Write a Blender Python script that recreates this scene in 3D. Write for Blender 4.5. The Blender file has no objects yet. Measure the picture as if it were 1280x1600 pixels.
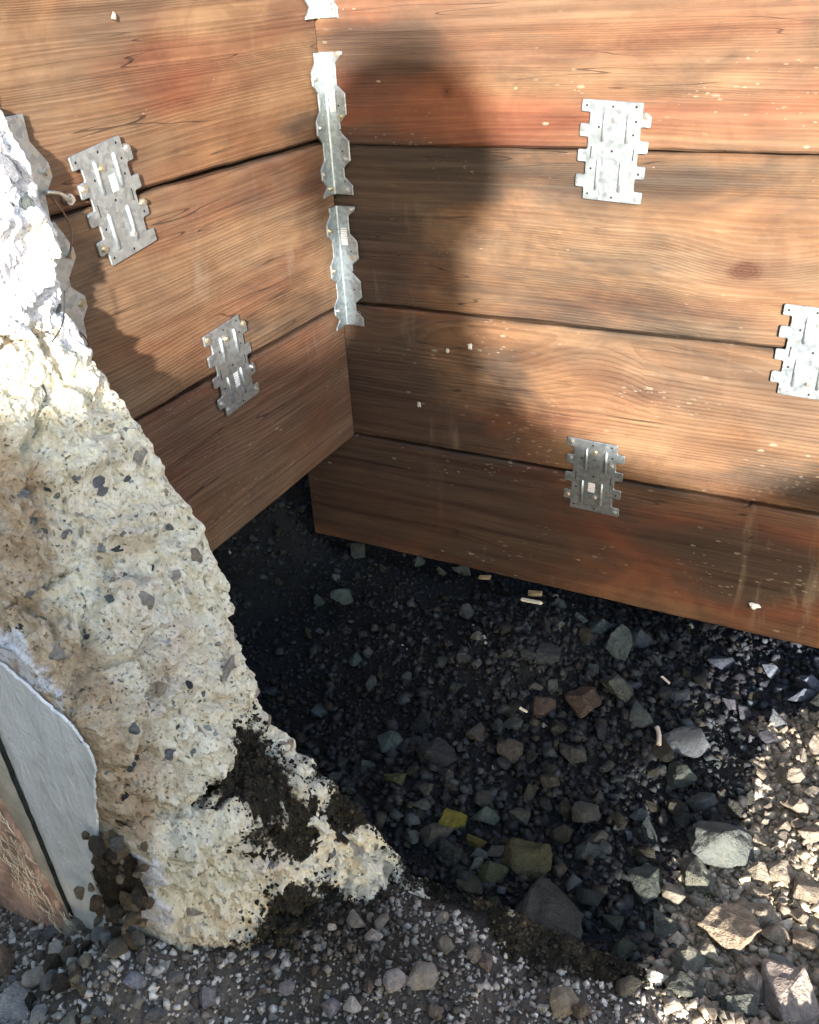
import bpy, bmesh, math, random
import numpy as np
from mathutils import Matrix, Vector, Euler
SC = bpy.context.scene
COL = SC.collection
random.seed(7)
RNG = np.random.default_rng(11)

# ------------------------------------------------------------------ camera, sky, sun, exposure
CAM = Vector((0.6846, -1.0852, 0.6014))
cam_d = bpy.data.cameras.new('camera')
cam_o = bpy.data.objects.new('camera', cam_d)
COL.objects.link(cam_o)
cam_o.matrix_world = Matrix(((0.8889, -0.1871, 0.4181, CAM.x),
                             (0.4547, 0.4706, -0.7561, CAM.y),
                             (-0.0553, 0.8623, 0.5034, CAM.z),
                             (0, 0, 0, 1)))
cam_d.sensor_fit = 'HORIZONTAL'
cam_d.sensor_width = 36.0
cam_d.lens = 36.0 * 1430.0 / 1280.0
cam_d.clip_start = 0.02
cam_d.clip_end = 400.0
SC.camera = cam_o

SUN_TRAVEL = Vector((-0.45, 0.89, -0.27)).normalized()
SUN_ELEV = math.asin(-SUN_TRAVEL.z)
SUN_ROT = math.atan2(-SUN_TRAVEL.x, -SUN_TRAVEL.y)
world = bpy.data.worlds.new('World')
SC.world = world
world.use_nodes = True
wn = world.node_tree
for n in list(wn.nodes):
    wn.nodes.remove(n)
sky = wn.nodes.new('ShaderNodeTexSky')
sky.sky_type = 'NISHITA'
sky.sun_disc = False
sky.sun_elevation = SUN_ELEV
sky.sun_rotation = SUN_ROT
sky.air_density = 1.0
sky.dust_density = 1.2
bg = wn.nodes.new('ShaderNodeBackground')
bg.inputs['Strength'].default_value = 0.13
wo = wn.nodes.new('ShaderNodeOutputWorld')
wn.links.new(sky.outputs['Color'], bg.inputs['Color'])
wn.links.new(bg.outputs['Background'], wo.inputs['Surface'])

sun_d = bpy.data.lights.new('sun', 'SUN')
sun_d.energy = 2.95
sun_d.angle = math.radians(1.7)
sun_d.color = (1.0, 0.94, 0.86)
sun_o = bpy.data.objects.new('sun', sun_d)
COL.objects.link(sun_o)
sun_o.rotation_euler = SUN_TRAVEL.to_track_quat('-Z', 'Y').to_euler()
sun_o.location = (3, -6, 4)

SC.view_settings.view_transform = 'Standard'
SC.view_settings.look = 'None'
SC.view_settings.exposure = 2.68
SC.view_settings.gamma = 1.0
SC.view_settings.use_curve_mapping = False

# ------------------------------------------------------------------ noise (numpy)
def _hash(ix, iy, iz, seed):
    h = (ix.astype(np.int64) * 374761393 + iy.astype(np.int64) * 668265263 + iz.astype(np.int64) * 2147483647 + seed * 1442695041) & 0xFFFFFFFF
    h = ((h ^ (h >> 13)) * 1274126177) & 0xFFFFFFFF
    h = ((h ^ (h >> 16)) * 2246822519) & 0xFFFFFFFF
    h = h ^ (h >> 15)
    return (h & 0xFFFFFF) / float(0xFFFFFF)

def vnoise(P, scale, seed=0):
    """smooth value noise in -1..1 at the points P (n,3)"""
    q = np.asarray(P, float) * scale + 100.37
    i = np.floor(q); f = q - i
    f = f * f * f * (f * (f * 6 - 15) + 10)
    i = i.astype(np.int64)
    r = 0
    for dx in (0, 1):
        for dy in (0, 1):
            for dz in (0, 1):
                w = (f[:, 0] if dx else 1 - f[:, 0]) * (f[:, 1] if dy else 1 - f[:, 1]) * (f[:, 2] if dz else 1 - f[:, 2])
                r = r + w * _hash(i[:, 0] + dx, i[:, 1] + dy, i[:, 2] + dz, seed)
    return r * 2 - 1

def fbm(P, scale, oct=4, seed=0, gain=0.5):
    a, s, r = 1.0, scale, 0
    for k in range(oct):
        r = r + a * vnoise(P, s, seed + k * 17)
        a *= gain; s *= 2.03
    return r

def worley(P, scale, seed=0):
    """distance to the nearest and second feature point, and a random value of the nearest cell"""
    q = np.asarray(P, float) * scale + 50.11
    i = np.floor(q).astype(np.int64)
    f1 = np.full(len(q), 9.0); f2 = f1.copy(); idv = np.zeros(len(q))
    for dx in (-1, 0, 1):
        for dy in (-1, 0, 1):
            for dz in (-1, 0, 1):
                c = i + np.array([dx, dy, dz])
                fp = np.stack([_hash(c[:, 0], c[:, 1], c[:, 2], seed + k) for k in (1, 2, 3)], 1)
                d = np.linalg.norm(c + fp - q, axis=1)
                v = _hash(c[:, 0], c[:, 1], c[:, 2], seed + 9)
                m = d < f1
                f2 = np.where(m, f1, np.minimum(f2, d))
                idv = np.where(m, v, idv)
                f1 = np.where(m, d, f1)
    return f1, f2, idv

def sstep(a, b, x):
    t = np.clip((np.asarray(x, float) - a) / (b - a), 0, 1)
    return t * t * (3 - 2 * t)

# ------------------------------------------------------------------ object helpers
def put(o, label=None, cat=None, group=None, kind=None, parent=None):
    if label: o['label'] = label
    if cat: o['category'] = cat
    if group: o['group'] = group
    if kind: o['kind'] = kind
    if parent is not None: o.parent = parent
    if o.name not in COL.objects: COL.objects.link(o)
    return o

def thing(name, label, cat, loc=(0, 0, 0), rot=(0, 0, 0), group=None):
    o = bpy.data.objects.new(name, None)
    o.empty_display_size = 0.05
    o.location = loc
    o.rotation_euler = rot
    return put(o, label, cat, group)

def meshobj(name, me, mat, parent=None, **k):
    o = bpy.data.objects.new(name, me)
    if mat is not None and len(me.materials) == 0: me.materials.append(mat)
    return put(o, parent=parent, **k)

def bm_obj(name, bm, mat, parent=None, smooth=False, **k):
    me = bpy.data.meshes.new(name)
    bm.normal_update()
    bm.to_mesh(me); bm.free()
    if smooth:
        me.shade_smooth()
    return meshobj(name, me, mat, parent, **k)

def np_mesh(name, V, F, smooth=False, col=None):
    """mesh from arrays: V (n,3), F (m,k)"""
    V = np.asarray(V, np.float32); F = np.asarray(F, np.int32)
    me = bpy.data.meshes.new(name)
    me.vertices.add(len(V)); me.vertices.foreach_set('co', V.ravel())
    m, k = F.shape
    me.loops.add(m * k); me.loops.foreach_set('vertex_index', F.ravel())
    me.polygons.add(m)
    me.polygons.foreach_set('loop_start', np.arange(0, m * k, k, dtype=np.int32))
    if smooth:
        me.polygons.foreach_set('use_smooth', np.ones(m, bool))
    me.update(calc_edges=True)
    if col is not None:
        a = me.attributes.new('tint', 'FLOAT_COLOR', 'POINT')
        c = np.ones((len(V), 4), np.float32); c[:, :3] = col
        a.data.foreach_set('color', c.ravel())
    return me

# ------------------------------------------------------------------ node helper
class G:
    def __init__(self, name):
        self.m = bpy.data.materials.new(name)
        self.m.use_nodes = True
        self.t = self.m.node_tree
        self.b = self.t.nodes['Principled BSDF']
        self.out = self.t.nodes['Material Output']
    def n(self, kind, _props=None, **inp):
        nd = self.t.nodes.new(kind)
        for k, v in (_props or {}).items(): setattr(nd, k, v)
        for k, v in inp.items():
            self.set(nd, k.replace('_', ' ') if not k.startswith('i') or not k[1:].isdigit() else int(k[1:]), v)
        return nd
    def set(self, nd, key, v):
        s = nd.inputs[key]
        if isinstance(v, bpy.types.NodeSocket): self.t.links.new(v, s)
        else: s.default_value = v
    def bs(self, key, v): self.set(self.b, key, v)
    def math(self, op, a, b=0.0, c=0.0, clamp=False):
        nd = self.t.nodes.new('ShaderNodeMath'); nd.operation = op; nd.use_clamp = clamp
        self.set(nd, 0, a); self.set(nd, 1, b); self.set(nd, 2, c)
        return nd.outputs[0]
    def vmul(self, a, v):
        nd = self.t.nodes.new('ShaderNodeVectorMath'); nd.operation = 'MULTIPLY'
        self.set(nd, 0, a); self.set(nd, 1, v); return nd.outputs[0]
    def vadd(self, a, v):
        nd = self.t.nodes.new('ShaderNodeVectorMath'); nd.operation = 'ADD'
        self.set(nd, 0, a); self.set(nd, 1, v); return nd.outputs[0]
    def noise(self, vec, scale, detail=3.0, rough=0.55, dist=0.0, out='Fac'):
        nd = self.t.nodes.new('ShaderNodeTexNoise')
        self.set(nd, 'Vector', vec); self.set(nd, 'Scale', scale); self.set(nd, 'Detail', detail)
        self.set(nd, 'Roughness', rough); self.set(nd, 'Distortion', dist)
        return nd.outputs[out]
    def vor(self, vec, scale, feature='F1', rnd=1.0):
        nd = self.t.nodes.new('ShaderNodeTexVoronoi'); nd.feature = feature
        self.set(nd, 'Vector', vec); self.set(nd, 'Scale', scale); self.set(nd, 'Randomness', rnd)
        return nd
    def map(self, v, a, b, c=0.0, d=1.0, smooth=True):
        nd = self.t.nodes.new('ShaderNodeMapRange')
        nd.interpolation_type = 'SMOOTHSTEP' if smooth else 'LINEAR'
        self.set(nd, 0, v); self.set(nd, 1, a); self.set(nd, 2, b); self.set(nd, 3, c); self.set(nd, 4, d)
        return nd.outputs[0]
    def mix(self, f, a, b, mode='MIX'):
        nd = self.t.nodes.new('ShaderNodeMix'); nd.data_type = 'RGBA'; nd.blend_type = mode
        self.set(nd, 0, f)
        for k, v in ((6, a), (7, b)):
            if isinstance(v, tuple) and len(v) == 3: v = v + (1.0,)
            self.set(nd, k, v)
        return nd.outputs[2]
    def ramp(self, f, stops):
        nd = self.t.nodes.new('ShaderNodeValToRGB')
        e = nd.color_ramp.elements
        while len(e) < len(stops): e.new(0.5)
        for el, (p, c) in zip(e, stops):
            el.position = p; el.color = (*c, 1.0)
        self.set(nd, 0, f)
        return nd.outputs[0]
    def bump(self, h, strength=0.3, dist=0.002, normal=None):
        nd = self.t.nodes.new('ShaderNodeBump')
        self.set(nd, 'Height', h); self.set(nd, 'Strength', strength); self.set(nd, 'Distance', dist)
        if normal is not None: self.set(nd, 'Normal', normal)
        return nd.outputs[0]
    def objco(self): return self.t.nodes.new('ShaderNodeTexCoord').outputs['Object']
    def xyz(self, v):
        nd = self.t.nodes.new('ShaderNodeSeparateXYZ'); self.set(nd, 0, v); return nd.outputs
    def comb(self, x, y, z):
        nd = self.t.nodes.new('ShaderNodeCombineXYZ'); self.set(nd, 0, x); self.set(nd, 1, y); self.set(nd, 2, z); return nd.outputs[0]
    def oinfo(self): return self.t.nodes.new('ShaderNodeObjectInfo').outputs
    def attr(self, name):
        nd = self.t.nodes.new('ShaderNodeAttribute'); nd.attribute_name = name; return nd.outputs
# ------------------------------------------------------------------ materials
def wood_material():
    """old sawn board: growth rings of a log cut lengthwise, fibres, weather staining, paint specks.
    Object colour: r = seed of the log, g = redness, b = darkness."""
    g = G('old_timber')
    oi = g.oinfo()
    sep = g.t.nodes.new('ShaderNodeSeparateColor'); g.set(sep, 0, oi['Color'])
    seed, red, dark = sep.outputs
    P = g.objco()
    off = g.comb(g.math('MULTIPLY', seed, 31.7), g.math('MULTIPLY', seed, 7.3), g.math('MULTIPLY', seed, 13.1))
    Q = g.vadd(P, off)
    x, y, z = g.xyz(P)[0:3]
    # knots
    kv = g.vor(g.vmul(Q, (3.2, 0.0, 6.0)), 1.0)
    ksep = g.t.nodes.new('ShaderNodeSeparateColor'); g.set(ksep, 0, kv.outputs['Color'])
    kon = g.math('GREATER_THAN', ksep.outputs[0], 0.72)
    kd = kv.outputs['Distance']
    kinf = g.math('MULTIPLY', kon, g.map(kd, 0.02, 0.42, 1.0, 0.0))
    kcore = g.math('MULTIPLY', kon, g.map(g.math('ADD', kd, g.math('MULTIPLY', g.noise(Q, 60.0, 2), 0.05)), 0.06, 0.115, 1.0, 0.0))
    # rings
    zc = g.math('SUBTRACT', z, g.math('ADD', 0.02, g.math('MULTIPLY', g.math('FRACT', g.math('MULTIPLY', seed, 17.0)), 0.16)))
    warp = g.math('SUBTRACT', g.noise(g.vmul(Q, (1.5, 5.0, 5.0)), 1.0, 2.0, 0.5), 0.5)
    warp2 = g.math('SUBTRACT', g.noise(g.vmul(Q, (5.0, 20.0, 22.0)), 1.0, 2.0, 0.5), 0.5)
    yc = g.math('ADD', 0.022, g.math('MULTIPLY', warp, 0.11))
    zz = g.math('ADD', zc, g.math('MULTIPLY', warp, 0.05))
    r = g.math('SQRT', g.math('ADD', g.math('MULTIPLY', yc, yc), g.math('MULTIPLY', zz, zz)))
    r = g.math('ADD', r, g.math('MULTIPLY', warp2, 0.007))
    r = g.math('ADD', r, g.math('MULTIPLY', kinf, 0.020))
    fr = g.math('FRACT', g.math('MULTIPLY', r, g.math('ADD', 195.0, g.math('MULTIPLY', g.noise(g.comb(g.math('MULTIPLY', r, 22.0), seed, 0.0), 1.0, 1.0), 50.0))))
    ring = g.math('MULTIPLY', g.map(fr, 0.10, 0.78), g.map(fr, 0.86, 1.0, 1.0, 0.0))
    # fibres along the board
    fib = g.noise(g.vmul(Q, (7.0, 260.0, 330.0)), 1.0, 3.0, 0.6)
    fib2 = g.noise(g.vmul(Q, (4.0, 110.0, 120.0)), 1.0, 4.0, 0.65)
    big = g.noise(g.vmul(Q, (2.0, 3.0, 7.0)), 1.0, 4.0, 0.6, 0.4)
    bigr = g.noise(g.vadd(g.vmul(Q, (2.4, 3.0, 9.0)), (3.1, 8.2, 1.7)), 1.0, 4.0, 0.6, 0.3)
    bigd = g.noise(g.vadd(g.vmul(Q, (3.0, 3.0, 8.0)), (9.3, 1.1, 5.6)), 1.0, 5.0, 0.65, 0.5)
    grn = g.noise(g.vadd(g.vmul(Q, (2.0, 2.0, 9.0)), (4.4, 0.2, 8.8)), 1.0, 3.0, 0.6, 0.3)
    blo = g.noise(g.vadd(g.vmul(Q, (9.0, 9.0, 15.0)), (6.1, 3.3, 1.2)), 1.0, 6.0, 0.7, 0.6)
    tan = g.mix(g.map(big, 0.3, 0.7), (0.34, 0.175, 0.078), (0.47, 0.29, 0.155))
    redc = g.mix(g.map(fib2, 0.3, 0.7), (0.24, 0.075, 0.036), (0.36, 0.145, 0.074))
    base = g.mix(g.math('MULTIPLY', g.map(g.math('ADD', bigr, g.math('MULTIPLY', g.math('SUBTRACT', red, 0.5), 0.5)), 0.40, 0.66), 0.85), tan, redc)
    base = g.mix(g.math('MULTIPLY', g.map(ring, 0.1, 1.0), g.map(grn, 0.30, 0.72, 0.08, 0.50)), base, g.mix(1.0, base, (0.52, 0.43, 0.38), 'MULTIPLY'))
    base = g.mix(g.map(blo, 0.42, 0.62, 0.0, 0.55), base, g.mix(1.0, base, (0.52, 0.44, 0.40), 'MULTIPLY'))
    base = g.mix(g.map(blo, 0.34, 0.44, 0.30, 0.0), base, g.mix(1.0, base, (1.5, 1.5, 1.45), 'MULTIPLY'))
    grey = g.noise(g.vadd(g.vmul(Q, (1.7, 2.0, 5.0)), (2.2, 4.1, 6.6)), 1.0, 5.0, 0.62, 0.8)
    base = g.mix(g.map(grey, 0.40, 0.68, 0.0, 0.62), base, g.mix(g.map(fib2, 0.3, 0.7), (0.20, 0.145, 0.095), (0.34, 0.26, 0.18)))
    base = g.mix(g.map(fib, 0.32, 0.68, 0.0, 0.42), base, g.mix(1.0, base, (0.60, 0.54, 0.50), 'MULTIPLY'))
    base = g.mix(g.map(fib2, 0.42, 0.72, 0.0, 0.30), base, g.mix(1.0, base, (1.35, 1.35, 1.30), 'MULTIPLY'))
    # what is particular to each board: r = across the height, g = dark stain and painted shade, b = red
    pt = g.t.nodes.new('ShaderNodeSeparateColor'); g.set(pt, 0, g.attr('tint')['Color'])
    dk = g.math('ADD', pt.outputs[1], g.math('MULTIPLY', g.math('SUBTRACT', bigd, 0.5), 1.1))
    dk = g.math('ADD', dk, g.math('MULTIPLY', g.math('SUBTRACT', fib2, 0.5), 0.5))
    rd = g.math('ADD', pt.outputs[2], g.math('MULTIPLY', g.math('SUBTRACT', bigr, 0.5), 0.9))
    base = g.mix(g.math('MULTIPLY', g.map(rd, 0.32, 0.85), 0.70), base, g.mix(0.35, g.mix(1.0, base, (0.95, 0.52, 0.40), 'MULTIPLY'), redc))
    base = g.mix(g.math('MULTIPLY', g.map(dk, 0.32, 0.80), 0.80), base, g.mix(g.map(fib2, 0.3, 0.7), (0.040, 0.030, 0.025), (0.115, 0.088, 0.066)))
    edg = g.math('ABSOLUTE', g.math('SUBTRACT', g.math('MULTIPLY', pt.outputs[0], 2.0), 1.0))
    eg = g.math('MULTIPLY', g.map(edg, 0.74, 1.0), g.map(bigd, 0.38, 0.60))
    base = g.mix(g.math('MULTIPLY', eg, 0.75), base, (0.05, 0.036, 0.026))
    # grey-black weathering in blotches
    wth = g.map(g.math('ADD', bigd, g.math('MULTIPLY', g.math('SUBTRACT', dark, 0.5), 0.55)), 0.43, 0.70)
    base = g.mix(g.math('MULTIPLY', wth, 0.80), base, g.mix(g.map(fib2, 0.3, 0.7), (0.040, 0.030, 0.024), (0.105, 0.085, 0.066)))
    # pale scuffs running down the board and round smudges
    scf = g.noise(g.vadd(g.vmul(Q, (26.0, 26.0, 5.0)), (1.1, 0, 4.4)), 1.0, 4.0, 0.65, 0.6)
    scm = g.noise(g.vadd(g.vmul(Q, (3.0, 3.0, 5.0)), (7.7, 2.0, 0.4)), 1.0, 2.0)
    sc = g.math('MULTIPLY', g.map(scf, 0.56, 0.74), g.map(scm, 0.46, 0.66))
    base = g.mix(g.math('MULTIPLY', sc, 0.5), base, (0.46, 0.38, 0.28))
    krg = g.math('FRACT', g.math('MULTIPLY', g.math('ADD', kd, g.math('MULTIPLY', warp2, 0.04)), 52.0))
    base = g.mix(g.math('MULTIPLY', kcore, 0.85), base, g.mix(g.map(krg, 0.2, 0.9), (0.13, 0.05, 0.025), (0.05, 0.02, 0.012)))
    base = g.mix(g.math('MULTIPLY', g.math('MULTIPLY', kinf, g.map(kd, 0.10, 0.20, 1.0, 0.0)), 0.4), base, (0.16, 0.06, 0.03))
    # specks of old paint and mortar
    def specks(sx, sz, sc, thr, rad, msk_lo, msk_hi, o):
        QQ = g.vadd(g.vmul(Q, (sx, 1.0, sz)), o)
        QQ = g.vadd(QQ, g.vmul(g.noise(QQ, 3.0, 2.0, 0.5, 0.0, 'Color'), (0.35, 0.0, 0.35)))
        v = g.vor(QQ, sc)
        s = g.t.nodes.new('ShaderNodeSeparateColor'); g.set(s, 0, v.outputs['Color'])
        on = g.math('GREATER_THAN', s.outputs[1], thr)
        rr = g.math('MULTIPLY', rad, g.math('ADD', 0.4, s.outputs[2]))
        d = g.math('LESS_THAN', v.outputs['Distance'], rr)
        mk = g.map(g.noise(g.vadd(g.vmul(Q, (5.0, 5.0, 14.0)), o), 1.0, 2.0), msk_lo, msk_hi)
        return g.math('MULTIPLY', g.math('MULTIPLY', on, d), mk)
    s1 = specks(120.0, 330.0, 1.0, 0.84, 0.28, 0.52, 0.68, (2.0, 0, 5.0))
    s2 = specks(90.0, 210.0, 1.0, 0.965, 0.30, 0.48, 0.62, (5.0, 0, 9.0))
    base = g.mix(g.math('MULTIPLY', g.math('MAXIMUM', s1, s2), 0.5), base, (0.66, 0.60, 0.48))
    # thin scratches
    ang = g.t.nodes.new('ShaderNodeVectorRotate'); ang.rotation_type = 'Y_AXIS'
    g.set(ang, 'Vector', Q); g.set(ang, 'Angle', g.math('MULTIPLY', g.math('SUBTRACT', g.noise(g.vmul(Q, (4.0, 1.0, 6.0)), 1.0, 0.0), 0.35), 3.5))
    scr = g.noise(g.vmul(ang.outputs[0], (9.0, 1.0, 240.0)), 1.0, 1.0)
    scrm = g.noise(g.vmul(Q, (16.0, 1.0, 16.0)), 1.0, 1.0)
    base = g.mix(g.math('MULTIPLY', g.math('MULTIPLY', g.map(scr, 0.70, 0.76), g.map(scrm, 0.58, 0.68)), 0.40), base, (0.50, 0.36, 0.24))
    # the cut ends are darker, dirtier end grain
    geo = g.t.nodes.new('ShaderNodeNewGeometry')
    # checks: thin splits that follow the grain, and old nail holes
    spl = g.noise(g.vadd(g.vmul(Q, (2.6, 1.0, 62.0)), g.vmul(g.noise(Q, 6.0, 2.0, 0.5, 0.0, 'Color'), (0.0, 0.0, 0.5))), 1.0, 1.0, 0.4)
    splm = g.noise(g.vadd(g.vmul(Q, (4.0, 1.0, 11.0)), (8.0, 0.0, 2.0)), 1.0, 2.0)
    split = g.math('MULTIPLY', g.map(g.math('ABSOLUTE', g.math('SUBTRACT', spl, 0.5)), 0.0015, 0.0055, 1.0, 0.0), g.map(splm, 0.50, 0.60))
    nv_ = g.vor(g.vadd(Q, (0.7, 0.0, 0.3)), 9.0)
    ns_ = g.t.nodes.new('ShaderNodeSeparateColor'); g.set(ns_, 0, nv_.outputs['Color'])
    nail = g.math('MULTIPLY', g.math('GREATER_THAN', ns_.outputs[0], 0.70), g.map(nv_.outputs['Distance'], 0.014, 0.022, 1.0, 0.0))
    nstain = g.math('MULTIPLY', g.math('GREATER_THAN', ns_.outputs[0], 0.70), g.map(nv_.outputs['Distance'], 0.02, 0.10, 0.5, 0.0))
    base = g.mix(nstain, base, g.mix(1.0, base, (0.35, 0.30, 0.28), 'MULTIPLY'))
    base = g.mix(g.math('MULTIPLY', g.math('MAXIMUM', split, nail), 0.62), base, (0.022, 0.015, 0.011))
    base = g.mix(1.0, base, (1.0, 0.955, 0.92), 'MULTIPLY')
    hs = g.n('ShaderNodeHueSaturation', Saturation=0.95, Value=0.44)
    g.set(hs, 'Color', base)
    g.bs('Base Color', hs.outputs[0])
    g.bs('Roughness', g.map(big, 0.2, 0.8, 0.58, 0.78))
    g.bs('Specular IOR Level', 0.28)
    h = g.math('ADD', g.math('MULTIPLY', ring, 0.5), g.math('ADD', g.math('MULTIPLY', fib, 0.45), g.math('MULTIPLY', fib2, 0.6)))
    h = g.math('ADD', h, g.math('MULTIPLY', g.math('MAXIMUM', s1, s2), 0.6))
    h = g.math('SUBTRACT', h, g.math('MULTIPLY', g.math('MAXIMUM', split, nail), 1.6))
    g.bs('Normal', g.bump(h, 0.5, 0.0018))
    return g.m

def metal_material():
    g = G('galvanised_steel')
    P = g.objco(); oi = g.oinfo()
    Q = g.vadd(P, g.comb(oi['Random'], g.math('MULTIPLY', oi['Random'], 5.0), 0.0))
    sp = g.vor(Q, 210.0)
    s = g.t.nodes.new('ShaderNodeSeparateColor'); g.set(s, 0, sp.outputs['Color'])
    cl = g.noise(Q, 45.0, 4.0, 0.6)
    c = g.mix(g.map(s.outputs[0], 0.0, 1.0), (0.32, 0.365, 0.39), (0.47, 0.525, 0.55))
    c = g.mix(g.map(cl, 0.50, 0.75, 0.0, 0.5), c, (0.34, 0.35, 0.35))
    g.bs('Base Color', c); g.bs('Metallic', 0.90)
    g.bs('Roughness', g.map(g.math('ADD', g.math('MULTIPLY', s.outputs[1], 0.4), cl), 0.3, 1.2, 0.38, 0.56))
    g.bs('Normal', g.bump(g.noise(Q, 60.0, 3.0), 0.12, 0.002))
    return g.m

def screw_material():
    g = G('zinc_screw')
    oi = g.oinfo()
    g.bs('Base Color', g.mix(g.map(oi['Random'], 0.2, 0.9), (0.52, 0.53, 0.53), (0.50, 0.45, 0.33)))
    g.bs('Metallic', 0.9); g.bs('Roughness', 0.4)
    return g.m

def plain(name, col, rough=0.6, metal=0.0, var=0.25, scale=60.0, bump=0.2, bd=0.002):
    g = G(name)
    P = g.objco()
    n = g.noise(P, scale, 4.0, 0.6)
    lo = tuple(c * (1 - var) for c in col); hi = tuple(min(1.0, c * (1 + var)) for c in col)
    g.bs('Base Color', g.mix(g.map(n, 0.3, 0.7), lo, hi))
    g.bs('Roughness', rough); g.bs('Metallic', metal); g.bs('Specular IOR Level', 0.3)
    if bump: g.bs('Normal', g.bump(g.noise(P, scale * 2.3, 4.0), bump, bd))
    return g.m

def paper_label_material():
    """white sticker with a few bars of small illegible print"""
    g = G('paper_label')
    x, y, z = g.xyz(g.objco())[0:3]
    row = g.math('FRACT', g.math('MULTIPLY', z, 330.0))
    w = g.noise(g.comb(g.math('MULTIPLY', x, 900.0), 0.0, g.math('FLOOR', g.math('MULTIPLY', z, 330.0))), 1.0, 0.0)
    ink = g.math('MULTIPLY', g.math('LESS_THAN', row, 0.45), g.math('GREATER_THAN', w, 0.45))
    g.bs('Base Color', g.mix(g.math('MULTIPLY', ink, 0.65), (0.74, 0.75, 0.76), (0.12, 0.12, 0.13)))
    g.bs('Roughness', 0.55)
    return g.m

def rock_material():
    """broken stone; its own colour comes from the object colour"""
    g = G('broken_stone')
    oi = g.oinfo(); P = g.objco()
    Q = g.vadd(P, g.comb(g.math('MULTIPLY', oi['Random'], 40.0), g.math('MULTIPLY', oi['Random'], 17.0), 0.0))
    c = oi['Color']
    n1 = g.noise(Q, 2.2, 5.0, 0.65); n2 = g.noise(Q, 11.0, 4.0, 0.7)
    c = g.mix(g.map(n1, 0.32, 0.7, 0.0, 0.75), c, g.mix(1.0, c, (0.45, 0.46, 0.50), 'MULTIPLY'))
    c = g.mix(g.map(n2, 0.5, 0.75, 0.0, 0.5), c, g.mix(1.0, c, (1.7, 1.65, 1.5), 'MULTIPLY'))
    veins = g.map(g.noise(g.vmul(Q, (1.0, 3.0, 1.4)), 3.0, 4.0, 0.6, 1.2), 0.60, 0.66)
    c = g.mix(g.math('MULTIPLY', veins, 0.35), c, g.mix(1.0, c, (1.9, 1.5, 1.05), 'MULTIPLY'))
    g.bs('Base Color', c); g.bs('Roughness', 0.82); g.bs('Specular IOR Level', 0.25)
    h = g.math('ADD', g.math('MULTIPLY', n1, 1.0), g.math('MULTIPLY', n2, 0.5))
    g.bs('Normal', g.bump(h, 0.7, 0.12))
    return g.m

def crumb_material():
    g = G('crumbs')
    a = g.attr('tint')['Color']; P = g.objco()
    n = g.noise(P, 240.0, 3.0, 0.6)
    g.bs('Base Color', g.mix(g.map(n, 0.35, 0.7, 0.0, 0.6), a, g.mix(1.0, a, (0.5, 0.5, 0.5), 'MULTIPLY')))
    g.bs('Roughness', 0.8); g.bs('Specular IOR Level', 0.3)
    g.bs('Normal', g.bump(n, 0.4, 0.003))
    return g.m

def soil_material():
    g = G('rubble_soil')
    a = g.attr('tint')['Color']; P = g.objco()
    n = g.noise(P, 130.0, 5.0, 0.7); n2 = g.noise(P, 30.0, 4.0, 0.6)
    c = g.mix(g.map(n, 0.35, 0.7, 0.0, 0.7), a, g.mix(1.0, a, (0.40, 0.40, 0.42), 'MULTIPLY'))
    v = g.vor(P, 190.0)
    s = g.t.nodes.new('ShaderNodeSeparateColor'); g.set(s, 0, v.outputs['Color'])
    peb = g.math('MULTIPLY', g.math('GREATER_THAN', s.outputs[0], 0.80), g.map(v.outputs['Distance'], 0.2, 0.4, 1.0, 0.0))
    c = g.mix(g.math('MULTIPLY', peb, 0.7), c, g.mix(1.0, a, (2.2, 2.2, 2.1), 'MULTIPLY'))
    g.bs('Base Color', c); g.bs('Roughness', 0.92); g.bs('Specular IOR Level', 0.2)
    h = g.math('ADD', n, g.math('ADD', g.math('MULTIPLY', peb, 0.5), g.math('MULTIPLY', n2, 0.8)))
    g.bs('Normal', g.bump(h, 0.9, 0.006))
    return g.m

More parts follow.
